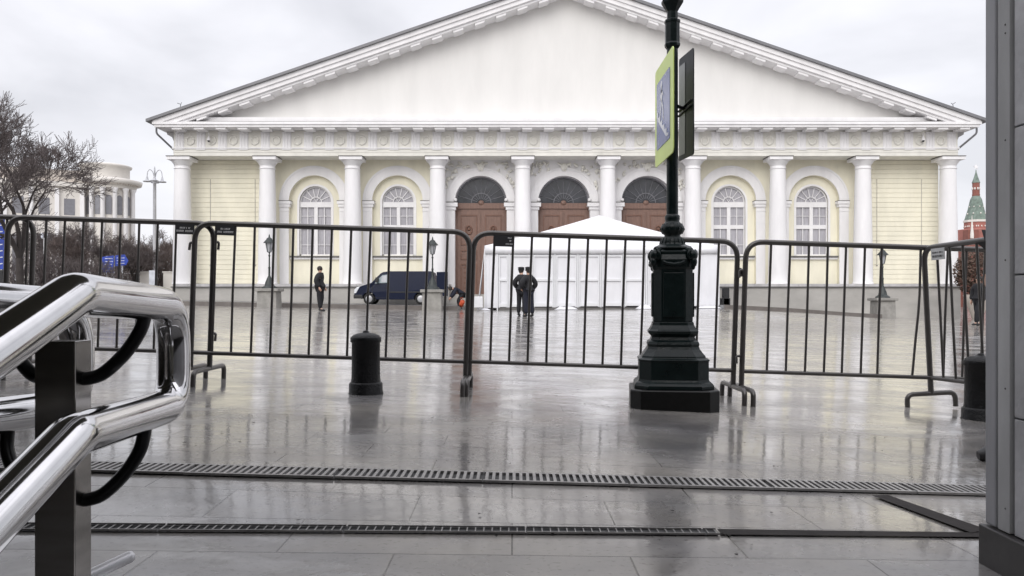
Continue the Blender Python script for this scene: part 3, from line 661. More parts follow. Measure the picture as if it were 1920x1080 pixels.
# ---------------- small lanterns on pedestals ----------------
def lantern(u, vb, s, hp, label, notch=False):
    x = (u-960)/s; y = F/s; z = H+(560-vb)/s
    t = thing('street_lantern', label, 'street lamp', (x, y, z), 'old lanterns on stone pedestals before the hall')
    k = 1.0
    b = MB(); b.prismz([(x-.46,y-.46),(x+.46,y-.46),(x+.46,y+.46),(x-.46,y+.46)], z-.3, z+hp-.14, .93); b.box(x-.53, x+.53, y-.53, y+.53, z+hp-.138, z+hp)
    pd = b.build('pedestal', M['ped'], t, bevel=.02)
    zz = z+hp
    b = MB(); b.lathe([(.36,0),(.36,.05),(.30,.09),(.22,.14),(.19,.28),(.13,.42),(.10,.5)], (x,y,zz), 8); b.build('base', M['ironfar'], t)
    b = MB(); b.lathe([(.085,.5),(.05,.6),(.045,.9),(.06,.95),(.035,1.0),(.03,1.45),(.055,1.5),(.03,1.54),(.03,1.62),(.07,1.66)], (x,y,zz), 10); b.build('pole', M['ironfar'], t)
    b = MB(); b.lathe([(.09,1.66),(.17,2.08)], (x,y,zz), 6, False); gl = b.build('lantern_glass', M['lampglass'], t)
    b = MB()
    for j in range(6):
        a = 2*PI*j/6; b.tube([(x+.092*math.cos(a),y+.092*math.sin(a),zz+1.66),(x+.175*math.cos(a),y+.175*math.sin(a),zz+2.08)], .013, 5)
    b.lathe([(.27,2.08),(.25,2.12),(.14,2.24),(.12,2.29),(.05,2.33),(.03,2.42),(.001,2.5)], (x,y,zz), 12)
    b.build('lantern_frame', M['ironfar'], t)
    return t
lantern(505, 577, 41, .88, 'black lantern on a stone pedestal, leftmost of the three before the hall')
lantern(811, 577, 40, .85, 'black lantern on a stone pedestal in front of the rear of the navy van')
lantern(1655, 597, 38.5, 1.0, 'black lantern on a stone pedestal, rightmost of the three before the hall')

# ---------------- big lamp post ----------------
LX, LY = .993, 5.12; LG = gz(LX, LY)
def zl(v): return H+(560-v)/303
lp = thing('street_lamp', 'tall dark green cast iron lamp post standing on a black octagonal slab', 'street lamp', (LX, LY, LG))
def octa(hw, ch, rot=math.radians(-7)):
    p = [(-hw+ch,-hw),(hw-ch,-hw),(hw,-hw+ch),(hw,hw-ch),(hw-ch,hw),(-hw+ch,hw),(-hw,hw-ch),(-hw,-hw+ch)]
    return [(LX+a*math.cos(rot)-c*math.sin(rot), LY+a*math.sin(rot)+c*math.cos(rot)) for a, c in p]
def stack(levels, chf=.2):
    b = MB(); k = len(levels); vs = []
    for hw, z in levels: vs += [(x, y, z) for x, y in octa(hw, hw*2*chf)]
    fs = [(i*8+j, i*8+(j+1)%8, (i+1)*8+(j+1)%8, (i+1)*8+j) for i in range(k-1) for j in range(8)]
    b.add(vs, fs+[tuple(range(7,-1,-1)), tuple(range((k-1)*8, k*8))]); return b
stack([(.262,LG-.05),(.262,LG+.115),(.256,LG+.122)], .12).build('base_slab', M['bslab'], lp, bevel=.004)
z1 = LG+.122
stack([(.236,z1),(.236,z1+.02),(.225,z1+.035),(.21,z1+.045),(.207,z1+.055),(.207,z1+.165),(.212,z1+.168),(.212,z1+.175),(.19,z1+.185),(.188,z1+.195),(.172,z1+.215),(.158,z1+.235),(.152,z1+.25),(.155,z1+.265),(.150,z1+.28),(.135,z1+.29),(.128,z1+.31),(.148,z1+.33),(.15,z1+.345),(.14,z1+.355),(.125,z1+.38),(.122,z1+.40)], .17).build('stepped_foot', M['iron'], lp, bevel=.004)
z2 = z1+.40
stack([(.118,z2),(.118,z2+.32),(.125,z2+.335),(.13,z2+.38),(.118,z2+.41),(.12,z2+.43),(.105,z2+.44)], .2).build('pedestal_shaft', M['iron'], lp, bevel=.004)
b = MB()   # raised side panels of the shaft
for k in range(4):
    a = math.radians(-7)+k*PI/2; c, s_ = math.cos(a), math.sin(a)
    q = [(-.062,-.128),(.062,-.128),(.062,-.117),(-.062,-.117)]
    b.prismz([(LX+px_*c-py_*s_, LY+px_*s_+py_*c) for px_,py_ in q], z2+.03, z2+.30)
b.build('shaft_panels', M['iron'], lp, bevel=.003)
zg = z2+.40
b = MB()
for k in range(4):      # ram-like scroll masks at the corners and garlands between
    a = math.radians(-7)+k*PI/2+PI/4; c, s_ = math.cos(a), math.sin(a); R = .158
    cx_, cy_ = LX+R*c, LY+R*s_
    b.sphere((cx_, cy_, zg+.005), .032, 8, (1,1,1.1)); b.sphere((LX+(R+.012)*c, LY+(R+.012)*s_, zg-.035), .02, 7, (1,1,1.5)); b.sphere((LX+(R+.006)*c, LY+(R+.006)*s_, zg-.065), .013, 6, (1,1,1.5))
    for sg in (-1, 1):
        tx_, ty_ = -s_*sg, c*sg
        b.tube([(cx_+tx_*(.02+.018*math.sin(w)), cy_+ty_*(.02+.018*math.sin(w)), zg+.012+.02*math.cos(w)-.004*w) for w in [x*.55 for x in range(9)]], [.011-.0008*x for x in range(9)], 7)
    b.tube([(LX+.105*c, LY+.105*s_, zg+.04), (LX+.15*c, LY+.15*s_, zg+.03)], [.02,.02], 7)
    a2 = a+PI/2; c2, s2 = math.cos(a2), math.sin(a2); pts = []
    for i in range(13):
        w = i/12; X_ = LX+(R-.012)*(c*(1-w)+c2*w); Y_ = LY+(R-.012)*(s_*(1-w)+s2*w); dx, dy = X_-LX, Y_-LY; l_ = math.hypot(dx, dy); rr = max(l_, .135)
        pts.append((LX+dx/l_*rr, LY+dy/l_*rr, zg-.0-.05*math.sin(PI*w)))
    b.tube(pts, [.010+.004*(i%2) for i in range(13)], 7)
b.build('garland', M['iron'], lp)
z3 = z2+.44
b = MB(); b.lathe([(.10,z3-LG),(.125,z3+.008-LG),(.122,z3+.02-LG),(.085,z3+.035-LG),(.08,z3+.045-LG)], (LX,LY,LG), 8, False, rot=PI/8-math.radians(7)); b.build('cap', M['iron'], lp, bevel=.003)
zz = zl(481)
b = MB(); prof = [(.083,zl(484)),(.083,zl(476)),(.075,zl(473)),(.078,zl(468)),(.074,zl(455)),(.066,zl(447)),(.05,zl(443)),(.048,zl(441)),(.066,zl(437)),(.073,zl(431)),(.070,zl(424)),(.05,zl(418)),(.043,zl(415)),(.046,zl(411)),(.046,zl(405)),(.036,zl(402))]
b.lathe([(r,z-LG) for r,z in prof], (LX,LY,LG), 32)
for j in range(16):
    a = 2*PI*j/16; b.tube([(LX+.076*math.cos(a),LY+.076*math.sin(a),zl(470)),(LX+.074*math.cos(a),LY+.074*math.sin(a),zl(456)),(LX+.062*math.cos(a),LY+.062*math.sin(a),zl(447))], .007, 5)
    b.tube([(LX+.058*math.cos(a),LY+.058*math.sin(a),zl(438)),(LX+.072*math.cos(a),LY+.072*math.sin(a),zl(430)),(LX+.055*math.cos(a),LY+.055*math.sin(a),zl(420))], .006, 5)
b.build('fluted_collar', M['iron'], lp)
b = MB(); b.lathe([(.036,0),(.034,zl(87)-zl(402)),(.034,zl(60)-zl(402))], (LX,LY,zl(402)), 24); b.build('pole', M['iron'], lp)
b = MB(); b.lathe([(r,z) for r,z in [(.036,zl(92)),(.048,zl(87)),(.05,zl(83)),(.046,zl(80)),(.046,zl(44)),(.05,zl(42)),(.05,zl(38)),(.034,zl(36)),(.034,zl(22)),(.05,zl(14)),(.068,zl(6)),(.07,zl(2)),(.05,zl(-6)),(.038,zl(-14)),(.034,zl(-20))]], (LX,LY,0), 8, False, rot=PI/8); b.build('upper_collar', M['iron'], lp, bevel=.002)
b = MB(); b.lathe([(.03,zl(-20)),(.026,3.6),(.05,3.62),(.05,3.66),(.03,3.7)], (LX,LY,0), 16); b.build('upper_pole', M['iron'], lp)
b = MB(); b.lathe([(.09,3.72),(.19,4.12)], (LX,LY,0), 6, False); b.build('lantern_glass', M['lampglass'], lp)
b = MB(); b.lathe([(.26,4.12),(.22,4.18),(.08,4.3),(.02,4.42)], (LX,LY,0), 12); b.lathe([(.05,3.68),(.1,3.72)], (LX,LY,0), 8); b.build('lantern_cap', M['iron'], lp)

# signs on the lamp post (planes along the view direction)
def signplate(x, y0, y1, z0, z1, m, name, th=.006, rad=.035, parent=None):
    pts = fillet([((y0+y1)/2,0,z0),(y0,0,z0),(y0,0,z1),(y1,0,z1),(y1,0,z0),((y0+y1)/2,0,z0)], rad, 5)
    ps = [(p.x, p.z) for p in pts[:-1]]; n = len(ps); b = MB()
    b.add([(x,a,c) for a,c in ps]+[(x+th,a,c) for a,c in ps], [tuple(range(n)), tuple(range(2*n-1,n-1,-1))]+[(i,i+n,(i+1)%n+n,(i+1)%n) for i in range(n)])
    return b.build(name, m, parent)
ya, yb = F/320, F/284.5
zt0, zt1 = H+.86, H+1.4875
sg = thing('road_sign', 'blue pedestrian underpass sign with fluorescent yellow border on the left of the lamp pole', 'road sign', (.944, (ya+yb)/2, (zt0+zt1)/2))
xs_ = .932
signplate(xs_+.012, ya, yb, zt0, zt1, M['yell'], 'border_plate', parent=sg)
# inner blue face with white triangle and figure on stairs
def face(x, pts, m, name, par, th=.0015):
    n = len(pts); b = MB(); b.add([(x,a,c) for a,c in pts]+[(x+th,a,c) for a,c in pts], [tuple(range(n)), tuple(range(2*n-1,n-1,-1))]+[(i,i+n,(i+1)%n+n,(i+1)%n) for i in range(n)]); return b.build(name, m, par)
yi0, yi1, zi0, zi1 = ya+.09, yb-.07, zt0+.10, zt1-.10
blue = signplate(xs_+.009, yi0, yi1, zi0, zi1, M['signblue'], 'blue_face', th=.002, rad=.02, parent=sg)
ww = yi1-yi0; hh = zi1-zi0
def yp(a): return yi1-a*ww
def zp(a): return zi0+a*hh
stp = [(yp(.06),zp(.55))]
for i in range(5):
    stp += [(yp(.06+.16*i+.10),zp(.55-.09*i)), (yp(.06+.16*i+.10),zp(.55-.09*(i+1)))]
stp += [(yp(.92),zp(.10)),(yp(.92),zp(.06))]
stp += [(yp(.06+.16*i+.06),zp(.52-.09*(i+1))) for i in (4,3,2,1,0)]
face(xs_+.0065, stp, M['signwhite'], 'stair_symbol', blue)
fig = MB()
def stroke(a, b_, w): 
    fig.tube([(xs_+.008,yp(a[0]),zp(a[1])),(xs_+.008,yp(b_[0]),zp(b_[1]))], w, 6)
fig.sphere((xs_+.008, yp(.40), zp(.90)), .026, 8, (.1,1,1))
for a, b_, w in (((.40,.84),(.42,.66),.018),((.42,.66),(.33,.52),.011),((.33,.52),(.30,.42),.010),((.42,.66),(.52,.54),.011),((.52,.54),(.55,.36),.010),((.40,.82),(.30,.70),.008),((.40,.82),(.54,.72),.008)):
    a_ = Vector((0,yp(a[0]),zp(a[1]))); c_ = Vector((0,yp(b_[0]),zp(b_[1]))); d_ = (c_-a_).normalized(); n_ = Vector((0,-d_.z,d_.y))*w
    q = [(a_+n_),(a_-n_),(c_-n_),(c_+n_)]; fig.add([(xs_+.0072, p.y, p.z) for p in q], [(0,1,2,3)])
fig.build('walking_figure', M['signwhite'], blue)
for z in (zt0+.15, zt1-.15): MB().tube([(xs_+.018,LY+.0,z),(LX-.02,LY,z)], .008, 6).build('mounting_bracket', M['ironfar'], sg)
sb = thing('road_sign', 'narrow sign seen from its dark back on the right of the lamp pole', 'road sign', (1.10, 5.2, (zt0+zt1)/2))
z0b, z1b = H+.888, H+1.545; A_ = Vector((1.115, F/305)); B_ = Vector((1.079, F/290)); dd_ = (B_-A_); nb = Vector((dd_.y, -dd_.x)).normalized()*.006
pts = [(p.x, p.z) for p in fillet([(.5,0,z0b),(0,0,z0b),(0,0,z1b),(1,0,z1b),(1,0,z0b),(.5,0,z0b)], .045, 5)[:-1]]; n = len(pts); b = MB()
q0 = [tuple(A_+dd_*a)+(c,) for a, c in pts]; b.add(q0+[(x+nb.x,y+nb.y,z) for x,y,z in q0], [tuple(range(n)), tuple(range(2*n-1,n-1,-1))]+[(i,i+n,(i+1)%n+n,(i+1)%n) for i in range(n)])
b.build('sign_plate', M['signback'], sb)
b = MB(); P0 = A_+dd_*.55-nb*.4; P1 = A_+dd_*.97-nb*.4
b.prismz([tuple(P0),tuple(P1),tuple(P1+nb*.3),tuple(P0+nb*.3)], z0b+.03, z1b-.05); b.build('grey_sheen_strip', M['winf'], sb)  # grey strip put in for the sheen on the sign's back
b = MB()
for z in (z0b+.30, z0b+.33): b.tube([tuple(A_+dd_*.1-nb*1.2)+(z+.012,), tuple(A_+dd_*.98-nb*1.2)+(z-.012,)], .006, 6)
b.tube([(LX+.02,LY+.02,z0b+.315),tuple(A_+dd_*.6-nb*.5)+(z0b+.315,)], .011, 6); b.build('mounting_bracket', M['black'], sb)

# ---------------- bollards ----------------
def bollard(x, y, label):
    z = gz(x, y); t = thing('bollard', label, 'bollard', (x, y, z), 'low black bollards'); k = 1
    MB().lathe([(.110,-.04),(.110,.004),(.106,.01),(.105,.062),(.100,.070),(.094,.074)], (x,y,z), 40).build('foot', M['blackiron'], t)
    MB().lathe([(.0935,.074),(.090,.10),(.088,.2),(.088,.322),(.096,.326),(.097,.352),(.092,.358)], (x,y,z), 40).build('shaft', M['blackiron'], t)
    MB().lathe([(.090,.358),(.084,.366),(.06,.378),(.03,.384),(.02,.385),(.019,.391),(.014,.397),(.001,.399)], (x,y,z), 40).build('cap', M['blackiron'], t)
bollard((686-960)/297, F/297, 'low black cast iron bollard standing alone in front of the middle barrier')
bollard((1839-960)/312, F/312, 'low black cast iron bollard behind the last barrier, half hidden by the grey wall')

# ---------------- barriers ----------------
def marks(b, x0, x1, z0, z1, y, rows, rr):
    for (fa, fb, za, zb) in rows:
        x = x0+(x1-x0)*fa
        while x < x0+(x1-x0)*fb:
            w = rr.uniform(.0035,.007); 
            if rr.random() < .88: 
                b.box(x, x+w*.55, y-.0006, y, z0+(z1-z0)*za, z0+(z1-z0)*zb)
                if rr.random() < .6: b.box(x+w*.55, x+w, y-.0006, y, z0+(z1-z0)*(zb-.07), z0+(z1-z0)*zb)
            x += w+.0012
def barrier(loc, rz, w, bars, label, placard=None, bent=None, tilt=.034, foot0=True, foot1=True, rad=.12, hooks=(), plain=False, fl=.28):
    t = thing('crowd_barrier', label, 'barrier', (0,0,0), 'steel crowd barriers in a row')
    hgt, zb, R, r = 1.08, .20, .018, .0085
    MB().tube(fillet([(0,0,.09),(0,0,hgt-R),(w,0,hgt-R),(w,0,.09)], rad, 8), R, 12).build('frame', M['barrier'], t)
    MB().tube([(0,0,zb),(w,0,zb)], .014, 10).build('bottom_rail', M['barrier'], t)
    for i, bx in enumerate(bars):
        if bent is not None and i == bent: pts = [(bx,0,hgt-R),(bx+.003,0,.75),(bx-.002,0,.62),(bx-.014,0,.45),(bx-.028,0,zb)]
        else:
            e = rnd.uniform(-.004,.004); pts = [(bx,0,hgt-R),(bx+e,0,.6),(bx+e*.5,0,zb)]
        MB().tube(pts, r, 8).build('bar', M['barrier'], t)
    for x, on_ in ((0,foot0),(w,foot1)):
        if on_: MB().tube(fillet([(x,-fl,0),(x,-fl,.095),(x,fl,.095),(x,fl,0)], .07, 6), .0165, 10).build('foot', M['barrier'], t)
    for (hx, hz, d) in hooks:
        MB().tube(fillet([(hx,0,hz),(hx+d,0,hz),(hx+d,-.01,hz-.05)], .012, 3), .009, 8).build('hook', M['barrier'], t)
    if placard:
        x0, x1, z1, z0, rows = placard; b = MB(); b.box(x0, x1, -.016, -.012, z0, z1); pl = b.build('placard', M['zinc2'] if plain else M['placard'], t)
        b = MB(); marks(b, x0, x1, z0, z1, -.0165, rows, random.Random(int(w*1000))); b.build('lettering', M['placard'] if plain else M['paint'], pl)
    t.location = loc; t.rotation_euler = (0, tilt, rz)
    return t
sB = 282.0; YB = F/sB
def bu(u): return (u-960)/sB
def place(u0, u1, bu_list, label, dy=0, **k):
    x0 = bu(u0); w = bu(u1)-x0
    off = (1.0-.034*0)*.0
    # bars given at the height of the top rail; the tilt shifts the foot left
    sh = .034*1.0
    return barrier((x0, YB+dy, gz(x0, YB+dy)), 0, w, [bu(q)-x0-sh for q in bu_list], label, **k)
R2 = [(.25,.75,.52,.68),(.08,.92,.22,.40)]
place(-420, 44, [-382+35*i for i in range(12)], 'steel barrier at the far left, cut by the picture edge behind the handrails', dy=.06)
place(0, 389, [82+35*i for i in range(8)]+[47], 'steel barrier above the left handrails with a black placard at its right end', dy=.03,
      placard=(bu(327)-bu(0)-.035, bu(363)-bu(0)-.035, 1.055, .985, R2), hooks=((bu(389)-bu(0), .94, .035), (bu(389)-bu(0), .33, .035)))
place(356, 872, [405+36.2*i for i in range(13)], 'steel barrier behind the lone bollard with a black placard at its left end',
      placard=(bu(407)-bu(356)-.035, bu(441)-bu(356)-.035, 1.055, .985, R2), hooks=((0,.93,-.03),))
place(878, 1376, [927+35.25*i for i in range(13)], 'steel barrier behind the lamp post, in front of the white marquee',
      placard=(bu(925)-bu(878)-.035, bu(963)-bu(878)-.035, 1.05, .975, [(.72,.95,.72,.82),(.80,.88,.45,.58),(.62,.95,.18,.28)]), dy=.03, hooks=((bu(1376)-bu(878),.88,.03),(0,.33,-.02)))
place(1389, 1875, [1445.5,1481.5,1516.5,1551.8,1586,1621.5,1653,1726,1777,1812,1847], 'steel barrier right of the lamp post with one bent bar and one missing', bent=7, hooks=((0,.87,-.04),(0,.30,-.04)))
xg = bu(1747); b5 = barrier((xg, YB, gz(xg, YB)), -math.radians(84), 1.77, [.14+.13*i for i in range(12)], 'steel barrier turned towards the steps, beside the black bollard at the right', tilt=.0, rad=.10,
        placard=(.10,.24,1.05,.975,[(.1,.9,.55,.7),(.1,.9,.2,.4)]), plain=True, fl=.17)
b5.rotation_euler = (.04, -.02, -math.radians(84))

# ---------------- handrails ----------------
TR = .031
def rail_side(x, parent, dx):
    e = x+dx*.06
    up = [(x+dx*-.10,-.9,-.70+.02),(x+.02*0,.93,-.078+H),(x,1.15,.006+H),(e,1.64,-.014+H),(e,1.64,-.215+H),(x,1.15,-.187+H),(x,.93,-.262+H),(x+dx*-.10,-.9,-.88+.02)]
    return up
hr = thing('stair_handrail', 'polished steel double handrail with a looped end at the head of the steps', 'handrail', (-.745, 1.38, -.15))
for (x, e, nm) in ((-.60, -.655, 0), (-.895, -.842, 1)):
    a = (x+.0, .2, H+.006-.95*.36)
    pts = [Vector((x+.02 if not nm else x-.02, .2, H-.33)), Vector((x, 1.13, H+.006)), Vector((e, 1.60, H-.012)), Vector((e, 1.60, H-.205)), Vector((x, 1.13, H-.187)), Vector((x+.02 if not nm else x-.02, .2, H-.53))]
    path = [pts[0]]
    path += fillet([pts[0],pts[1],pts[2]], .02, 3)[1:-1]
    path += fillet([pts[1],pts[2],pts[3]], .092, 10)[1:-1]
    path += fillet([pts[2],pts[3],pts[4]], .072, 10)[1:-1]
    path += fillet([pts[3],pts[4],pts[5]], .02, 3)[1:-1]
    path += [pts[5]]
    MB().tube(path, TR, 28).build('rail', M['steel'], hr)
    for (zt2, zb2) in ((-.028, -.115), (-.222, -.318)):
        bx = -.722 if not nm else -.775
        tx2 = x+(e-x)*.55; ty = 1.42
        c = [(bx,1.385,H+zb2-.02),(bx+(tx2-bx)*.35,1.39,H+zb2-.012),(bx+(tx2-bx)*.72,1.40,H+zb2+.022),(bx+(tx2-bx)*.95,1.41,H+zb2+.06),(tx2,ty,H+zt2+.0)]
        cc = []
        for i in range(25):
            t = i/24*4; k = min(3, int(t)); f_ = t-k; p0 = Vector(c[max(k-1,0)]); p1 = Vector(c[k]); p2 = Vector(c[k+1]); p3 = Vector(c[min(k+2,4)])
            cc.append(.5*((2*p1)+(-p0+p2)*f_+(2*p0-5*p1+4*p2-p3)*f_**2+(-p0+3*p1-3*p2+p3)*f_**3))
        MB().tube(cc, .0115, 14).build('bracket', M['bracket'], hr)
MB().box(-.783, -.716, 1.355, 1.408, -.6, H-.070).build('post', M['brushed'], hr, bevel=.002)
MB().box(-.783, -.716, .35, .403, -1.2, H-.45).build('post', M['brushed'], hr, bevel=.002)
tr = MB(); a, c = P(243,1044,905), P(60,1130,985); c = a+(c-a)*1.4; tr.tube([a+(a-c).normalized()*.010,a+(a-c).normalized()*.007,a,c], [.004,.010,.0125,.0125], 16)
tag(tr.build('metal_tube', M['dulltube']), 'thin light metal tube end low beside the handrail post at the head of the steps', 'tube')

# ---------------- grey wall at the right ----------------
wl = thing('underpass_wall', 'grey stone and sheet metal corner wall of the underpass at the right edge', 'wall', (1.3, 1.5, 0))
XW = 1.15; Bz = .085
for (y0, y1, z0, z1) in [(-3, 1.906, a, b_) for a, b_ in ((Bz,.353),(.357,.683),(.687,1.022),(1.026,1.40),(1.404,1.8),(1.804,2.4))]:
    n = 3
    for i in range(n):
        ya_ = y0+(y1-y0)*i/n; yb_ = y0+(y1-y0)*(i+1)/n-.004
        MB().box(XW+.006, XW+.04, ya_, yb_, z0, z1).build('stone_panel', M['granite'], wl, bevel=.0015)
MB().box(XW+.042, XW+.42, -3, 1.99, -2.6, 2.4).build('wall_core', M['basestone'], wl)
MB().box(XW+.002, XW+.041, 1.914, 1.961, Bz-.0, 2.4).build('metal_trim', M['zinc2'], wl, bevel=.001)
MB().box(XW-.0, XW+.45, 1.966, 2.01, Bz-.0, 2.4).build('corner_trim', M['zinc'], wl, bevel=.004)
m = MB()
for z in (.14, .42, .72, 1.0, 1.25, 1.27): m.lathe([(.0018,-.002),(.0018,.002)], (0,0,0), 6) if False else m.sphere((XW+.002, 1.93, z), .0022, 5)
m.build('rivet', M['darkline'], wl)
MB().box(XW-.012, XW+.45, -3, 2.018, -2.6, Bz-.003).build('base_course', M['basestone'], wl, bevel=.003)

# ---------------- people ----------------
def skinmesh(verts, edges, rad, root=0, sub=1):
    me = bpy.data.meshes.new('tmp'); me.from_pydata(verts, edges, []); o = bpy.data.objects.new('tmp', me); C.objects.link(o)
    md = o.modifiers.new('skin', 'SKIN'); sv = me.skin_vertices[0].data
    for i, r in enumerate(rad): sv[i].radius = (r, r) if not isinstance(r, tuple) else r; sv[i].use_root = (i == root)
    md.branch_smoothing = .6; md.use_smooth_shade = True
    ss = o.modifiers.new('sub', 'SUBSURF'); ss.levels = sub; ss.render_levels = sub
    dg = bpy.context.evaluated_depsgraph_get(); ev = o.evaluated_get(dg); out_ = bpy.data.meshes.new_from_object(ev)
    vs = [tuple(v.co) for v in out_.vertices]; fs = [tuple(p.vertices) for p in out_.polygons]
    bpy.data.objects.remove(o); bpy.data.meshes.remove(me); bpy.data.meshes.remove(out_)
    return vs, fs
BASE = dict(pelvis=(0,0,.95), waist=(0,0,1.08), chest=(0,0,1.28), neck=(0,.0,1.46), head=(0,-.01,1.56), top=(0,-.01,1.66),
    hipL=(.09,0,.90), kneeL=(.10,-.01,.50), ankL=(.11,.02,.09), toeL=(.12,-.13,.035), hipR=(-.09,0,.90), kneeR=(-.10,-.01,.50), ankR=(-.11,.02,.09), toeR=(-.12,-.13,.035),
    shL=(.18,0,1.40), elL=(.24,.02,1.13), wrL=(.25,-.05,.88), shR=(-.18,0,1.40), elR=(-.24,.02,1.13), wrR=(-.25,-.05,.88))
def person(label, loc, rz, pose=None, scale=1.0, jacket='cloth', trousers='cloth', hat=True, group=None):
    J = dict(BASE); J.update(pose or {}); J = {k: Vector(v) for k, v in J.items()}
    t = thing('person', label, 'person', (0,0,0), group)
    def chain(spec, add_r=0):
        names = []; verts = []; rad = []; edges = []
        for a, ra, b_, rb in spec:
            for n_, r_ in ((a,ra),(b_,rb)):
                if n_ not in names: names.append(n_); verts.append(tuple(J[n_])); rad.append(r_+add_r)
            edges.append((names.index(a), names.index(b_)))
        return names, verts, rad, edges
    body = [('pelvis',.12,'waist',.11),('waist',.11,'chest',.135),('chest',.135,'neck',.055),('neck',.055,'head',.085),('head',.085,'top',.075)]
    for s_ in 'LR':
        body += [('pelvis',.12,'hip'+s_,.085),('hip'+s_,.085,'knee'+s_,.055),('knee'+s_,.055,'ank'+s_,.038),('ank'+s_,.038,'toe'+s_,.035),
                 ('chest',.135,'sh'+s_,.06),('sh'+s_,.06,'el'+s_,.042),('el'+s_,.042,'wr'+s_,.028)]
    names, verts, rad, edges = chain(body)
    b = MB(); b.add(*skinmesh(verts, edges, [r_*.8 if n_ in ('pelvis','waist','chest','hipL','hipR','kneeL','kneeR','shL','shR','elL','elR') else r_ for n_, r_ in zip(names, rad)]), True)
    # face: nose, ears, eyes sockets; hands with five fingers
    hd = (J['head']+J['top'])/2; fw = Vector((0,-1,0)); 
    b.tube([hd+Vector((0,-.075,.02)), hd+Vector((0,-.108,-.015)), hd+Vector((0,-.08,-.03))], [.008,.014,.008], 6)
    for sx in (-1, 1): b.sphere(tuple(hd+Vector((sx*.082,.0,0))), .02, 5, (.4,1,1.4))
    b.tube([hd+Vector((-.022,-.082,-.05)), hd+Vector((0,-.09,-.05)), hd+Vector((.022,-.082,-.05))], .006, 5)
    for s_ in 'LR':
        w = J['wr'+s_]; d = (w-J['el'+s_]).normalized(); sd_ = d.cross(Vector((1,0,0))).normalized() if abs(d.x) < .9 else Vector((0,1,0))
        inn = -1 if s_ == 'L' else 1
        b.tube([w-d*.02, w+d*.03, w+d*.085], [.026,.036,.034], 8)
        for i in range(4):
            o_ = sd_*(i-1.5)*.019; ln = (.062,.072,.068,.052)[i]
            b.tube([w+d*.08+o_, w+d*(.08+ln*.5)+o_+Vector((inn*.008,0,0)), w+d*(.08+ln)+o_+Vector((inn*.026,0,0))], [.010,.0095,.007], 6)
        b.tube([w+d*.02-sd_*.03, w+d*.055-sd_*.052+Vector((inn*.01,0,0)), w+d*.085-sd_*.05+Vector((inn*.022,0,0))], [.012,.011,.008], 6)
    bo = b.build('body', M['skin'], t)
    e = .02
    up = [('waist',.115,'chest',.145),('waist',.115,'pelvis',.135),('chest',.145,'collar',.05)]
    J['collar'] = J['neck']*.97+J['chest']*.03; J['hem'] = J['pelvis']+(J['pelvis']-J['waist']).normalized()*.14
    up += [('pelvis',.135,'hem',.15)]
    for s_ in 'LR':
        J['cuf'+s_] = J['wr'+s_]*.97+J['el'+s_]*.03
        up += [('chest',.145,'sh'+s_,.075),('sh'+s_,.075,'el'+s_,.060),('el'+s_,.060,'cuf'+s_,.043)]
    n_, v_, r_, e_ = chain(up, .045)
    b = MB(); b.add(*skinmesh(v_, e_, r_, n_.index('waist')), True); b.build('jacket', M[jacket], t)
    tr_ = []
    for s_ in 'LR':
        J['cf'+s_] = J['ank'+s_]+(J['knee'+s_]-J['ank'+s_])*.02
        tr_ += [('pelvis',.125,'hip'+s_,.098),('hip'+s_,.098,'knee'+s_,.072),('knee'+s_,.072,'cf'+s_,.058)]
    n_, v_, r_, e_ = chain(tr_, .022)
    b = MB(); b.add(*skinmesh(v_, e_, r_, 0), True); b.build('trousers', M[trousers], t)
    for s_ in 'LR':
        a, c = J['ank'+s_], J['toe'+s_]; f = (c-a); f.z = 0; f = f.normalized() if f.length > 0 else Vector((0,-1,0))
        gzz = c.z-.035; b = MB(); heel = Vector((a.x, a.y, gzz))-f*.05
        b.tube([heel+Vector((0,0,.045)), heel+f*.05+Vector((0,0,.055)), heel+f*.15+Vector((0,0,.042)), heel+f*.22+Vector((0,0,.036)), heel+f*.265+Vector((0,0,.028))], [.032,.046,.043,.040,.02], 10)
        b.tube([a+Vector((0,0,.05)), heel+f*.05+Vector((0,0,.05))], [.045,.045], 10); b.build('shoe', M['black'], t)
    if hat:
        b = MB(); b.sphere(tuple(hd+Vector((0,.018,.015))), .092, 8, (1,1.06,1)); b.build('hair', M['hair'], t)
        b = MB(); b.lathe([(.10,-.02),(.112,.0),(.108,.05),(.118,.07),(.11,.10),(.06,.115),(.001,.118)], tuple(J['top']+Vector((0,.005,.0))), 18, sy=1.12)
        b.tube([J['top']+Vector((-.07,-.10,-.005)), J['top']+Vector((0,-.15,-.02)), J['top']+Vector((.07,-.10,-.005))], .014, 6); b.build('cap', M['cloth'], t)
    else:
        b = MB(); b.sphere(tuple(hd+Vector((0,.014,.025))), .098, 9, (1,1.1,1.08)); b.build('hair', M['hair'], t)
    t.location = loc; t.rotation_euler = (0,0,rz); t.scale = (scale,)*3
    return t
def at(u, s, dz=0): x = (u-960)/s; y = F/s; return (x, y, gz(x, y)+dz)
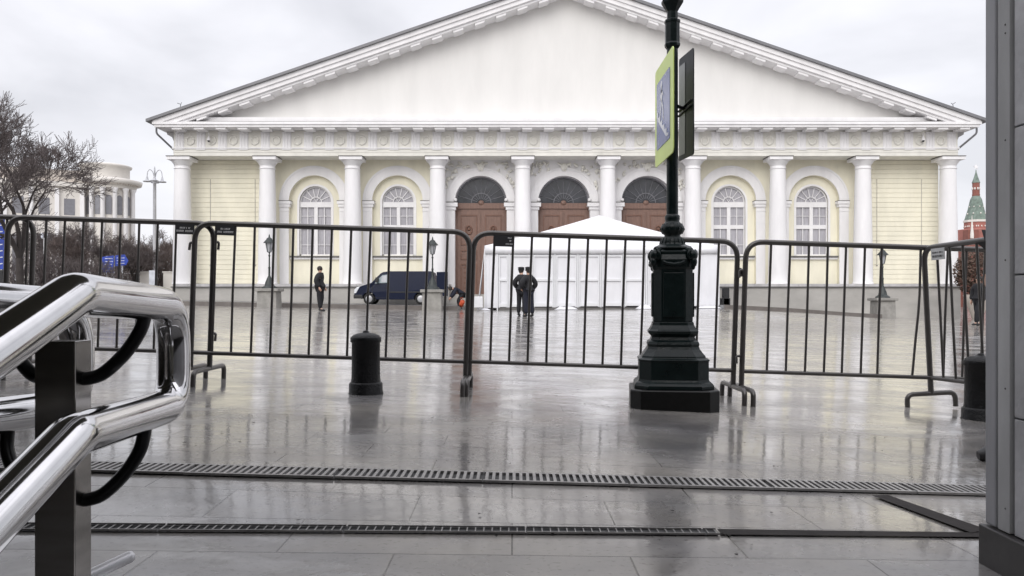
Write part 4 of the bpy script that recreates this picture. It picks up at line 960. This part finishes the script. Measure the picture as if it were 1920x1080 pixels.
# lone walker facing right
person('person in dark jacket and trousers standing alone left of the van, facing right', at(600,48.5), PI/2-.2, dict(head=(0,.0,1.565), elL=(.21,.06,1.13), wrL=(.20,-.10,.90), elR=(-.22,.07,1.14), wrR=(-.2,-.06,.90), kneeL=(.08,-.04,.5), ankL=(.09,.04,.09), toeL=(.09,-.1,.035), kneeR=(-.08,.0,.5), ankR=(-.09,-.05,.09), toeR=(-.1,-.2,.035)), 1.0, hat=False)
person('officer in black jacket and peaked cap standing before the marquee, left of the pair', at(978,52), -.35+PI, dict(head=(.03,-.04,1.55), top=(.03,-.05,1.65), elL=(.27,.02,1.15), wrL=(.18,-.14,1.0), elR=(-.27,.02,1.16), wrR=(-.17,-.14,1.02)), 1.0, group='two officers standing close together')
person('officer in black jacket and peaked cap standing before the marquee, right of the pair', at(991,54), PI-.0+.5, dict(elL=(.29,.04,1.15), wrL=(.2,-.12,1.0), elR=(-.29,.03,1.15), wrR=(-.2,-.10,.98), kneeR=(-.13,-.02,.5), ankR=(-.16,.0,.09), toeR=(-.19,-.14,.035)), .98, trousers='clothb', group='two officers standing close together')
person('person in black walking near the right end of the hall', at(1835,54), -1.25, dict(kneeL=(.09,-.16,.52), ankL=(.09,-.20,.10), toeL=(.1,-.36,.05), kneeR=(-.09,.02,.50), ankR=(-.1,.22,.13), toeR=(-.1,.08,.035)), 1.0, hat=False)
p_ = at(859, 36.5, .0)
person('person in dark clothes bending over behind the open rear door of the van', p_, -1.35, dict(pelvis=(0,.22,.80), waist=(0,.10,.93), chest=(0,-.12,1.05), neck=(0,-.28,1.10), head=(0,-.37,1.08), top=(0,-.47,1.06),
    hipL=(.09,.22,.76), hipR=(-.09,.22,.76), kneeL=(.12,-.02,.46), kneeR=(-.12,.0,.46), ankL=(.12,.12,.09), ankR=(-.12,.12,.09), toeL=(.13,-.03,.035), toeR=(-.13,-.03,.035),
    shL=(.17,-.14,1.05), shR=(-.17,-.14,1.05), elL=(.2,-.26,.80), elR=(-.2,-.26,.80), wrL=(.14,-.40,.62), wrR=(-.14,-.40,.62)), .98, jacket='clothb', hat=False)
x_, y_ = 2.19, 3.42
person('person in black standing just behind the grey wall, only one shoe tip in view', (x_, y_, gz(x_, y_)), -PI/2-.1, dict(toeL=(.14,-.17,.035), ankL=(.12,-.05,.09), kneeL=(.11,-.04,.5)), 1.0)
def blob(c, r, m, name, label, cat, sc=(1,1,1), seed=1):
    rr = random.Random(seed); b = MB(); b.sphere(c, r, 12, sc)
    b.v = [(x+rr.uniform(-1,1)*r*.07, y+rr.uniform(-1,1)*r*.07, z+rr.uniform(-1,1)*r*.06) for x,y,z in b.v]; return tag(b.build(name, m), label, cat)
p_ = P(866, 569, 37.5); b = MB(); b.sphere((p_.x,p_.y,p_.z), .155, 9, (.85,.8,1.25)); rr = random.Random(5)
b.v = [(x+(z-p_.z)*.25*math.sin(y*9)+rr.uniform(-.035,.035), y+rr.uniform(-.03,.03), p_.z+(z-p_.z)*.9+rr.uniform(-.035,.03)) for x,y,z in b.v]
b.tube([(p_.x-.05,p_.y,p_.z+.18),(p_.x-.07,p_.y,p_.z+.27),(p_.x+.03,p_.y,p_.z+.29),(p_.x+.06,p_.y,p_.z+.19)], .012, 6)
tag(b.build('plastic_bag', M['orange']), 'bright orange bag on the ground beside the bending person', 'bag')

# ---------------- trees ----------------
def grow(b1, b2, p, d, ln, r, lvl, rr, maxl, spread, drag):
    n = 4; pts = [p]; q = Vector(p); dd = Vector(d)
    for i in range(n):
        dd = (dd+Vector((rr.gauss(0,.13),rr.gauss(0,.13),rr.gauss(0,.08)+drag))).normalized(); q = q+dd*ln/n; pts.append(q.copy())
    r1 = r*(.62 if lvl < 2 else .45); rs = [r+(r1-r)*i/n for i in range(n+1)]
    if lvl > 1: rs = [max(.0095, q_) for q_ in rs]
    (b1 if lvl <= 1 else b2).tube(pts, rs, 7 if lvl == 0 else (5 if lvl == 1 else 3), cap=False)
    if lvl >= maxl: return
    kids = 2+(1 if rr.random() < .6 else 0)+(1 if lvl >= 1 else 0)+(1 if lvl == maxl-1 else 0)
    for k in range(kids):
        t = rr.uniform(.45,1) if k else 1; i = min(n-1, int(t*n)); base = pts[i].lerp(pts[i+1], t*n-i)
        ax_ = Vector((rr.gauss(0,1),rr.gauss(0,1),rr.gauss(0,1))).normalized(); a = rr.uniform(.35,1)*spread
        nd = (Matrix.Rotation(a, 3, ax_.cross(dd).normalized()) @ dd)
        grow(b1, b2, base, nd, ln*rr.uniform(.62,.82), r1*rr.uniform(.65,.95), lvl+1, rr, maxl, spread, drag)
def tree(x, y, h, label, seed, maxl=6, spread=.75, lean=(0,0,1), stems=2, name='bare_tree', tw='twig', rad=.17, group='bare trees left of the hall'):
    z = gz(x, y); t = thing(name, label, 'tree', (x, y, z), group); rr = random.Random(seed); b1, b2 = MB(), MB()
    tp = Vector((x+lean[0]*.15*h, y, z+h*.2)); b1.tube([(x,y,z-.2),(x,y,z+.1),tuple((Vector((x,y,z))+tp)/2),tuple(tp)], [rad*1.35,rad*1.1,rad,rad*.92], 9, cap=False)
    for s_ in range(stems):
        a = 2*PI*s_/stems+rr.uniform(-.4,.4); d = Vector((math.cos(a)*.35+lean[0], math.sin(a)*.35, 1)).normalized()
        grow(b1, b2, tp, d, h*.235, rad*.72, 0, rr, maxl, spread, .03)
    b1.build('trunk', M['bark'], t); b2.build('crown', M[tw], t)
tree((38-960)/39, F/39, 10.6, 'largest bare tree, spreading widely at the left edge', 11, 6, .85, (-.02,0,1), 4)
tree((-60-960)/36, F/36, 9.8, 'bare tree at the very left edge beside the largest one', 17, 5, .8, (.1,0,1), 3)
for i, (u, s, h, sd_, lb) in enumerate(((78,26,6.2,3,'slim bare tree just right of the largest tree trunk'),(118,28,5.6,4,'leaning bare tree below the long boughs of the largest tree'),(150,25,6.8,5,'bare tree in front of the cream block beside the rotunda'),(178,27,5.0,6,'short bare tree left of the blue route boards'),(222,26,5.6,8,'bare tree right behind the blue route boards'),(256,27,5.0,9,'bare tree between the route boards and the tall lamp'),(300,22,6.8,10,'thin pale bare tree behind the tall lamp'),(322,21,6.2,12,'bare tree closest to the left end of the hall'))):
    tree((u-960)/s, F/s, h, lb, sd_, 5, .9, (.08*(-1)**i,0,1), 4, tw='twigr' if i % 3 == 1 else 'twig', rad=.12)
def shrub(x, y, w, h, label, seed, n=420, m='twigr'):
    z = gz(x, y); t = thing('bare_shrub', label, 'shrub', (x, y, z), 'dark leafless shrubs left of the hall'); rr = random.Random(seed); b = MB(); c = MB()
    for i in range(9): c.tube([(x+rr.uniform(-.3,.3)*w,y,z-.1),(x+rr.uniform(-.5,.5)*w,y+rr.uniform(-.3,.3),z+h*.6)], [.04,.015], 4, cap=False)
    for i in range(n):
        px_ = x+rr.uniform(-.5,.5)*w; py_ = y+rr.uniform(-.5,.5)*w*.6; pz_ = z+rr.uniform(0,1)**.8*h*(1-.35*abs(px_-x)/(w*.5)); a = rr.uniform(0,2*PI); l_ = rr.uniform(.3,.8)
        b.tube([(px_,py_,pz_),(px_+math.cos(a)*l_*.4,py_+math.sin(a)*l_*.4,pz_+l_*.7)], [.022,.006], 3, cap=False)
    c.build('stem', M['bark'], t); b.build('branches', M[m], t)
for (u, s, w, h, sd_, lb, m_) in ((60,30,4,3.0,1,'brown shrub under the largest bare tree','twig'),(120,30,4.2,2.6,2,'brown shrub right of the thick tree trunk','twig'),(175,29,4,2.6,3,'grey brown shrub behind the left handrail','twig'),(228,24,3.8,3.0,4,'reddish shrub behind the blue route boards','twigr'),(270,24,3.4,4.2,5,'dense dark red shrub just left of the tall lamp','twigr'),(312,24,3.2,4.4,6,'dense dark shrub between the tall lamp and the hall','twigr')):
    shrub((u-960)/s, F/s, w, h, lb, sd_, 2600 if u > 240 else 1300, m_)

# russet bush in a planter at the right
bx, by = P(1832, 560, 36.2).x, F/36.2; bz = gz(bx, by)
pl = thing('potted_shrub', 'rounded russet shrub in a tapering beige planter beyond the right end of the hall', 'plant', (bx, by, bz))
MB().lathe([(.18,-.1),(.25,.1),(.52,.9),(.66,1.25),(.62,1.3)], (bx,by,bz), 20).build('planter', M['beige'], pl)
b = MB(); rr = random.Random(21)
for i in range(5200):
    while True:
        p = Vector((rr.uniform(-1,1),rr.uniform(-1,1),rr.uniform(-1,1)))
        if .45 < p.length < 1: break
    c = Vector((bx+.15+p.x*1.25, by+p.y*1.2, bz+2.45+p.z*1.35)); u_ = Vector((rr.gauss(0,1),rr.gauss(0,1),rr.gauss(0,1))).normalized(); w_ = u_.orthogonal().normalized(); sz = rr.uniform(.05,.10)
    b.add([c+u_*sz, c+w_*sz*.6, c-u_*sz, c-w_*sz*.6], [(0,1,2,3)])
b.build('foliage', M['thuja'], pl)
MB().tube([(bx,by,bz+1.2),(bx,by,bz+2.6)], .06, 6).build('stem', M['bark'], pl)

# ---------------- far: tower, palace, lamps, boards ----------------
s = 9.0; tx, ty = (1830-960)/s, F/s; Z = lambda v: H+(560-v)/s; zb_ = gz(tx, ty)-1
tw = thing('fortress_tower', 'red brick fortress tower with a green tiled spire topped by a star', 'tower', (tx, ty, zb_))
r8 = PI/8
MB().lathe([(4.6,zb_),(4.3,Z(458))], (tx+.2,ty,0), 12, False, rot=r8).build('lower_body', M['redbrick2'], tw)
MB().lathe([(4.45,Z(458)),(4.0,Z(457)),(4.0,Z(432)),(3.9,Z(431)),(2.7,Z(430))], (tx+.15,ty,0), 12, False, rot=r8).build('middle_tier', M['redbrick'], tw)
MB().lathe([(4.5,Z(459)),(4.5,Z(456))], (tx+.15,ty,0), 12, False, rot=r8).build('string_course', M['beigew'], tw)
MB().lathe([(2.25,Z(430)),(2.25,Z(417))], (tx,ty,0), 8, False, rot=r8).build('upper_tier', M['redbrick'], tw)
m = MB()
for j in range(8):
    a = 2*PI*j/8
    for q in (-.5,.0,.5): m.sphere((tx+2.12*math.cos(a)-q*math.sin(a)*1.4, ty+2.12*math.sin(a)+q*math.cos(a)*1.4, Z(425)), .13, 5, (1,1,1.5))
m.build('white_ornament', M['beigew'], tw)
MB().lathe([(2.4,Z(417)),(2.4,Z(413))], (tx,ty,0), 8, False, rot=r8).build('white_band', M['beigew'], tw)
MB().lathe([(2.2,Z(413)),(1.55,Z(393)),(1.1,Z(374)),(.68,Z(367))], (tx,ty,0), 8, False, rot=r8).build('lower_spire', M['gtile'], tw)
MB().lathe([(.72,Z(368)),(.76,Z(365)),(.70,Z(364)),(.70,Z(344)),(.78,Z(343))], (tx,ty,0), 8, False, rot=r8).build('lantern_tier', M['redbrick2'], tw)
MB().lathe([(.80,Z(343)),(.42,Z(333)),(.12,Z(323)),(.06,Z(318))], (tx,ty,0), 8, False, rot=r8).build('upper_spire', M['gtile'], tw)
m = MB()
for j in range(8):
    a = 2*PI*j/8
    for (R_, zz_, h_) in ((1.75,401,.35),(1.35,388,.25),(.70,354,.6)): m.sphere((tx+R_*math.cos(a), ty+R_*math.sin(a), Z(zz_)), .16, 5, (1,1,h_*3))
m.build('dormer', M['beigew'], tw)
st_ = []; 
for j in range(10):
    a = PI/2+2*PI*j/10; R_ = .55 if j % 2 == 0 else .22; st_.append((tx+R_*math.cos(a), Z(313)+R_*math.sin(a)))
MB().prism(st_, ty-.1, ty+.1).build('star', M['white'], tw)
tx2 = (1803-960)/s
w2 = thing('fortress_wall', 'low red brick turret with a white pinnacle left of the green spired tower', 'wall', (tx2, ty-3, zb_))
MB().box((1793-960)/s, (1812-960)/s, ty-4.5, ty-2.5, zb_, Z(434)).build('brick_block', M['redbrick2'], w2)
MB().lathe([(.35,Z(450)),(.36,Z(443)),(.22,Z(432)),(.12,Z(420)),(.04,Z(408))], ((1799-960)/s, ty-4.7, 0), 8, False).build('pinnacle', M['beigew'], w2)
# rotunda palace
s = 18.0; Z = lambda v: H+(560-v)/s
py_ = F/s+3; px_ = (203-960)/(F/py_); zb_ = 0; R_ = 2.75
pal = thing('palace', 'cream classical palace with a round colonnaded end beyond the bare trees', 'building', (px_, py_, zb_))
s2 = F/py_; Z = lambda v: H+(560-v)/(F/(py_-R_*.7))
MB().lathe([(R_-.35,zb_-2),(R_-.35,Z(346))], (px_,py_,0), 48).build('round_wall', M['beigew'], pal)
MB().lathe([(R_,Z(352)),(R_+.05,Z(348)),(R_+.1,Z(345)),(R_+.55,Z(343)),(R_+.6,Z(340)),(R_+.65,Z(336)),(R_+.1,Z(334)),(R_-.3,Z(332))], (px_,py_,0), 64).build('cornice', M['beigew'], pal)
MB().lathe([(R_-.35,Z(335)),(R_-.35,Z(312)),(R_-.15,Z(310)),(R_-.1,Z(307)),(R_-.4,Z(305)),(.5,Z(303))], (px_-.3,py_,0), 48).build('attic', M['beigew'], pal)
for j in range(60):
    a = 2*PI*j/60; c_, s_ = math.cos(a), math.sin(a)
    if s_ < .15: MB().box(px_+(R_+.3)*c_-.07, px_+(R_+.3)*c_+.07, py_+(R_+.3)*s_-.07, py_+(R_+.3)*s_+.07, Z(346), Z(343)).build('dentil', M['beige'], pal)
for j in range(8):
    a = -PI*.98+j*PI*.98/7
    cx_, cy_ = px_+(R_-.1)*math.cos(a), py_+(R_-.1)*math.sin(a)
    MB().lathe([(.24,zb_-1),(.22,Z(358)),(.3,Z(356)),(.34,Z(352))], (cx_,cy_,0), 14).build('column', M['white'], pal)
    if j < 7:
        a2 = a+PI*.98/14; q = (px_+(R_-.33)*math.cos(a2), py_+(R_-.33)*math.sin(a2)); n_ = Vector((math.cos(a2), math.sin(a2), 0)); t_ = Vector((-n_.y, n_.x, 0)); b = MB()
        pts = [(-.3,0),(.3,0)]+[(.3*math.cos(PI*i/8), 1.75+.3*math.sin(PI*i/8)) for i in range(9)]
        b.add([tuple(Vector((q[0],q[1],Z(402)))+t_*u_+Vector((0,0,w_))+n_*.02) for u_, w_ in pts], [tuple(range(len(pts)))]); b.build('window', M['winf'], pal)
# long wing to the left, running towards us
A = Vector((px_-1.2, py_-2.6, 0)); B = Vector((px_-16, py_-11, 0)); dr = (B-A).normalized(); nn_ = Vector((-dr.y, dr.x, 0)); nn_ = nn_ if nn_.y < 0 else -nn_
def wingbox(a, c, o0, o1, z0, z1, name, m):
    b = MB(); ps = [A+dr*a+nn_*o0, A+dr*c+nn_*o0, A+dr*c+nn_*o1, A+dr*a+nn_*o1]
    b.prismz([(p.x,p.y) for p in ps], z0, z1); return b.build(name, m, pal)
wl_ = (B-A).length
wingbox(0, wl_, 0, -9, -1, 12.2, 'wing_wall', M['beigew']); wingbox(-.2, wl_, .4, -9.2, 12.21, 12.7, 'wing_cornice', M['beigew']); wingbox(.2, wl_, -.3, -8, 12.71, 14.0, 'wing_attic', M['beige'])
wingbox(4.5, wl_, .02, .3, 8.2, 8.5, 'string_course', M['beigew'])
for i in range(7):
    a = .9+2.3*i
    wingbox(a, a+1.0, .03, -.05, 2.0, 7.2, 'window', M['winf']); wingbox(a-.85, a-.45, .28, -.02, -.5, 12.0, 'pilaster', M['white'])
    wingbox(a, a+1.0, .03, -.05, 9.3, 11.0, 'window', M['winf'])
# tall multi-armed lamp
s = 26.0; x, y = (290-960)/s, F/s; z0 = gz(x, y); Z = lambda v: H+(560-v)/s
t = thing('street_lamp', 'tall grey lamp with four hanging lanterns left of the hall', 'street lamp', (x, y, z0))
MB().lathe([(.25,0),(.22,.8),(.13,1.0),(.11,Z(345)-z0),(.14,Z(343)-z0),(.07,Z(340)-z0),(.05,Z(316)-z0),(.001,Z(311)-z0)], (x,y,z0), 12).build('pole', M['zinc'], t)
for k in range(4):
    a = PI/2*k+.35; c_, s_ = math.cos(a), math.sin(a)
    arm = [(x,y,Z(338)),(x+.12*c_,y+.12*s_,Z(322)),(x+.32*c_,y+.32*s_,Z(317)),(x+.47*c_,y+.47*s_,Z(322)),(x+.5*c_,y+.5*s_,Z(331))]
    MB().tube(fillet(arm, .15, 4), .03, 6).build('arm', M['zinc'], t)
    MB().lathe([(.03,.35),(.07,.25),(.11,.06),(.30,-.02),(.28,-.07),(.05,-.1)], (x+.5*c_,y+.5*s_,Z(341)+.05), 12).build('lantern', M['zinc'], t)
MB().box(x-.22, x+.22, y-.3, y-.25, z0+1.2, z0+2.0).build('notice_plate', M['blue'], t)
s = 24.0; x, y = (299-960)/s, F/s; z0 = gz(x, y)
t = thing('street_lamp', 'short pale lamp with two white heads, just right of the tall lamp', 'street lamp', (x, y, z0))
MB().tube([(x,y,z0),(x,y,z0+4.7)], .05, 8).build('pole', M['zinc2'], t)
for dx in (-.16,.16): MB().lathe([(.05,0),(.11,.1),(.10,.35),(.03,.42)], (x+dx,y,z0+4.55-abs(dx)), 10).build('lamp_head', M['signwhite'], t)
s = 30.0; x, y = (83-960)/s, F/s; z0 = gz(x, y)
t = thing('street_lamp', 'slim pole with a pair of upright white lamp heads before the bare trees', 'street lamp', (x, y, z0))
MB().tube([(x,y,z0),(x,y,H+(560-446)/s)], .05, 8).build('pole', M['zinc2'], t)
for dx in (-.13,.13): MB().lathe([(.04,0),(.07,.05),(.08,.3),(.03,.33)], (x+dx,y,H+(560-446)/s-.02), 10).build('lamp_head', M['signwhite'], t)
MB().box(x-.16, x+.16, y-.02, y+.02, H+(560-447)/s-.04, H+(560-447)/s).build('cross_arm', M['zinc2'], t)
# blue boards
s = 28.0; y = F/s
t = thing('route_board', 'pair of blue boards with pale marks standing on white posts before the trees', 'sign', ((215-960)/s, y, gz(-26, y)))
bx0 = lambda u: (u-960)/s
Z = lambda v: H+(560-v)/s
p1_ = MB().prism([(bx0(192),Z(510)),(bx0(190),Z(482)),(bx0(213),Z(479)),(bx0(213),Z(512))], y, y+.05).build('tall_board', M['blue'], t)
p2_ = MB().prism([(bx0(216),Z(499)),(bx0(216),Z(479)),(bx0(233),Z(477)),(bx0(240),Z(489)),(bx0(236),Z(497))], y+.02, y+.07).build('arrow_board', M['blue'], t)
m = MB(); rr = random.Random(3)
for i in range(5): 
    v_ = 484+5.5*i; u_ = 197
    while u_ < 210: w_ = rr.uniform(1,2.6); m.box(bx0(u_), bx0(u_+w_), y-.004, y-.001, Z(v_+1.4), Z(v_)); u_ += w_+.8
m.build('lettering', M['signwhite'], p1_)
m = MB()
for i in range(3):
    v_ = 483+5*i; u_ = 219
    while u_ < 232: w_ = rr.uniform(1,2.6); m.box(bx0(u_), bx0(u_+w_), y+.016, y+.019, Z(v_+1.2), Z(v_)); u_ += w_+.8
m.build('lettering', M['signwhite'], p2_)
for u_ in (199, 212, 228): MB().tube([(bx0(u_),y+.1,gz(-26,y)-.1),(bx0(u_),y+.1,Z(480))], .05, 6).build('post', M['signwhite'], t)
# blue banner at far left edge
s = 34.0; y = F/s; Z = lambda v: H+(560-v)/s; bx0 = lambda u: (u-960)/s
t = thing('banner_stand', 'blue banner with pale stripes at the extreme left edge behind the barrier', 'banner', (bx0(-12), y, gz(-28, y)))
MB().box(bx0(-40), bx0(8), y, y+.06, Z(505), Z(402)).build('banner', M['blue'], t)
m = MB()
for i in range(8): m.prism([(bx0(-35),Z(500-12*i)),(bx0(-35),Z(498-12*i)),(bx0(5),Z(493-12*i)),(bx0(5),Z(495-12*i))], y-.01, y-.003)
m.build('pale_stripes', M['signwhite'], t)
MB().box(bx0(-36), bx0(6), y+.0, y+.5, gz(-28,y)-.1, Z(506)).build('stand_base', M['black'], t, bevel=.05)
# low pale walls / barriers of the garden and white pillar
s = 27.0; y = F/s; Z = lambda v: H+(560-v)/s; bx0 = lambda u: (u-960)/s
MB_ = MB()
for (a, c) in ((262,282),(306,330)): MB_.box(bx0(a), bx0(c), y, y+.6, -1, Z(511)); MB_.box(bx0(a)-.05, bx0(c)+.05, y-.06, y+.66, Z(511)+.002, Z(509))
tag(MB_.build('garden_wall', M['beigew']), 'low pale stone garden wall with a capping left of the hall', 'wall')
o = MB().box(bx0(291), bx0(302), y-1, y-.8, gz(-24,y)-.1, Z(508)).build('info_stand', M['signwhite'], bevel=.02); tag(o, 'small white board standing at the foot of the tall lamp', 'sign')
m = MB(); ff = thing('garden_fence', 'thin pale rail fence in front of the bare trees', 'fence', (bx0(130), y+2, gz(-26,y)))
yy = y+2; s3 = F/yy; bx3 = lambda u: (u-960)/s3; zr = H+(560-513)/s3
MB().tube([(bx3(-150),yy,zr+.2),(bx3(270),yy,zr)], .035, 6).build('top_rail', M['zinc2'], ff)
MB().tube([(bx3(-150),yy,zr-.3),(bx3(270),yy,zr-.5)], .03, 6).build('lower_rail', M['zinc2'], ff)
for i in range(15):
    u_ = -150+30*i; MB().tube([(bx3(u_),yy,gz(bx3(u_),yy)-.1),(bx3(u_),yy,zr+.2*(1-i/14))], .03, 6).build('post', M['zinc2'], ff)
cn = thing('reflection_canopy', 'unseen flat dark roof added above the viewer to darken the handrail reflections', 'canopy', (-.1, -3, 2.4))
MB().prismz([(-12,-9.8),(1.9,-9.8),(1.9,-2.5),(.1,-2.5),(.1,4.0),(-12,4.0)], 2.403, 2.62).build('roof_slab', M['backwall'], cn)  # outline shaped so the handrails mirror dark while the paving stays lit
MB().box(-12.0, -11.75, -9.8, 3.9, -.6, 2.40).build('side_wall', M['backwall'], cn)
# unseen dark building added behind the camera to darken the steel's reflections
bk = thing('added_dark_building', 'unseen dark building added behind the viewer to darken the handrail reflections', 'building', (0, -10, 0))
MB().box(-26, 26, -20, -10, -3, 13).build('wall', M['backwall'], bk)
for i in range(10):
    for j in range(3): MB().box(-23+4.8*i, -21+4.8*i, -10.02, -9.99, 2.2+3.5*j, 4.4+3.5*j).build('window', M['winf'], bk)
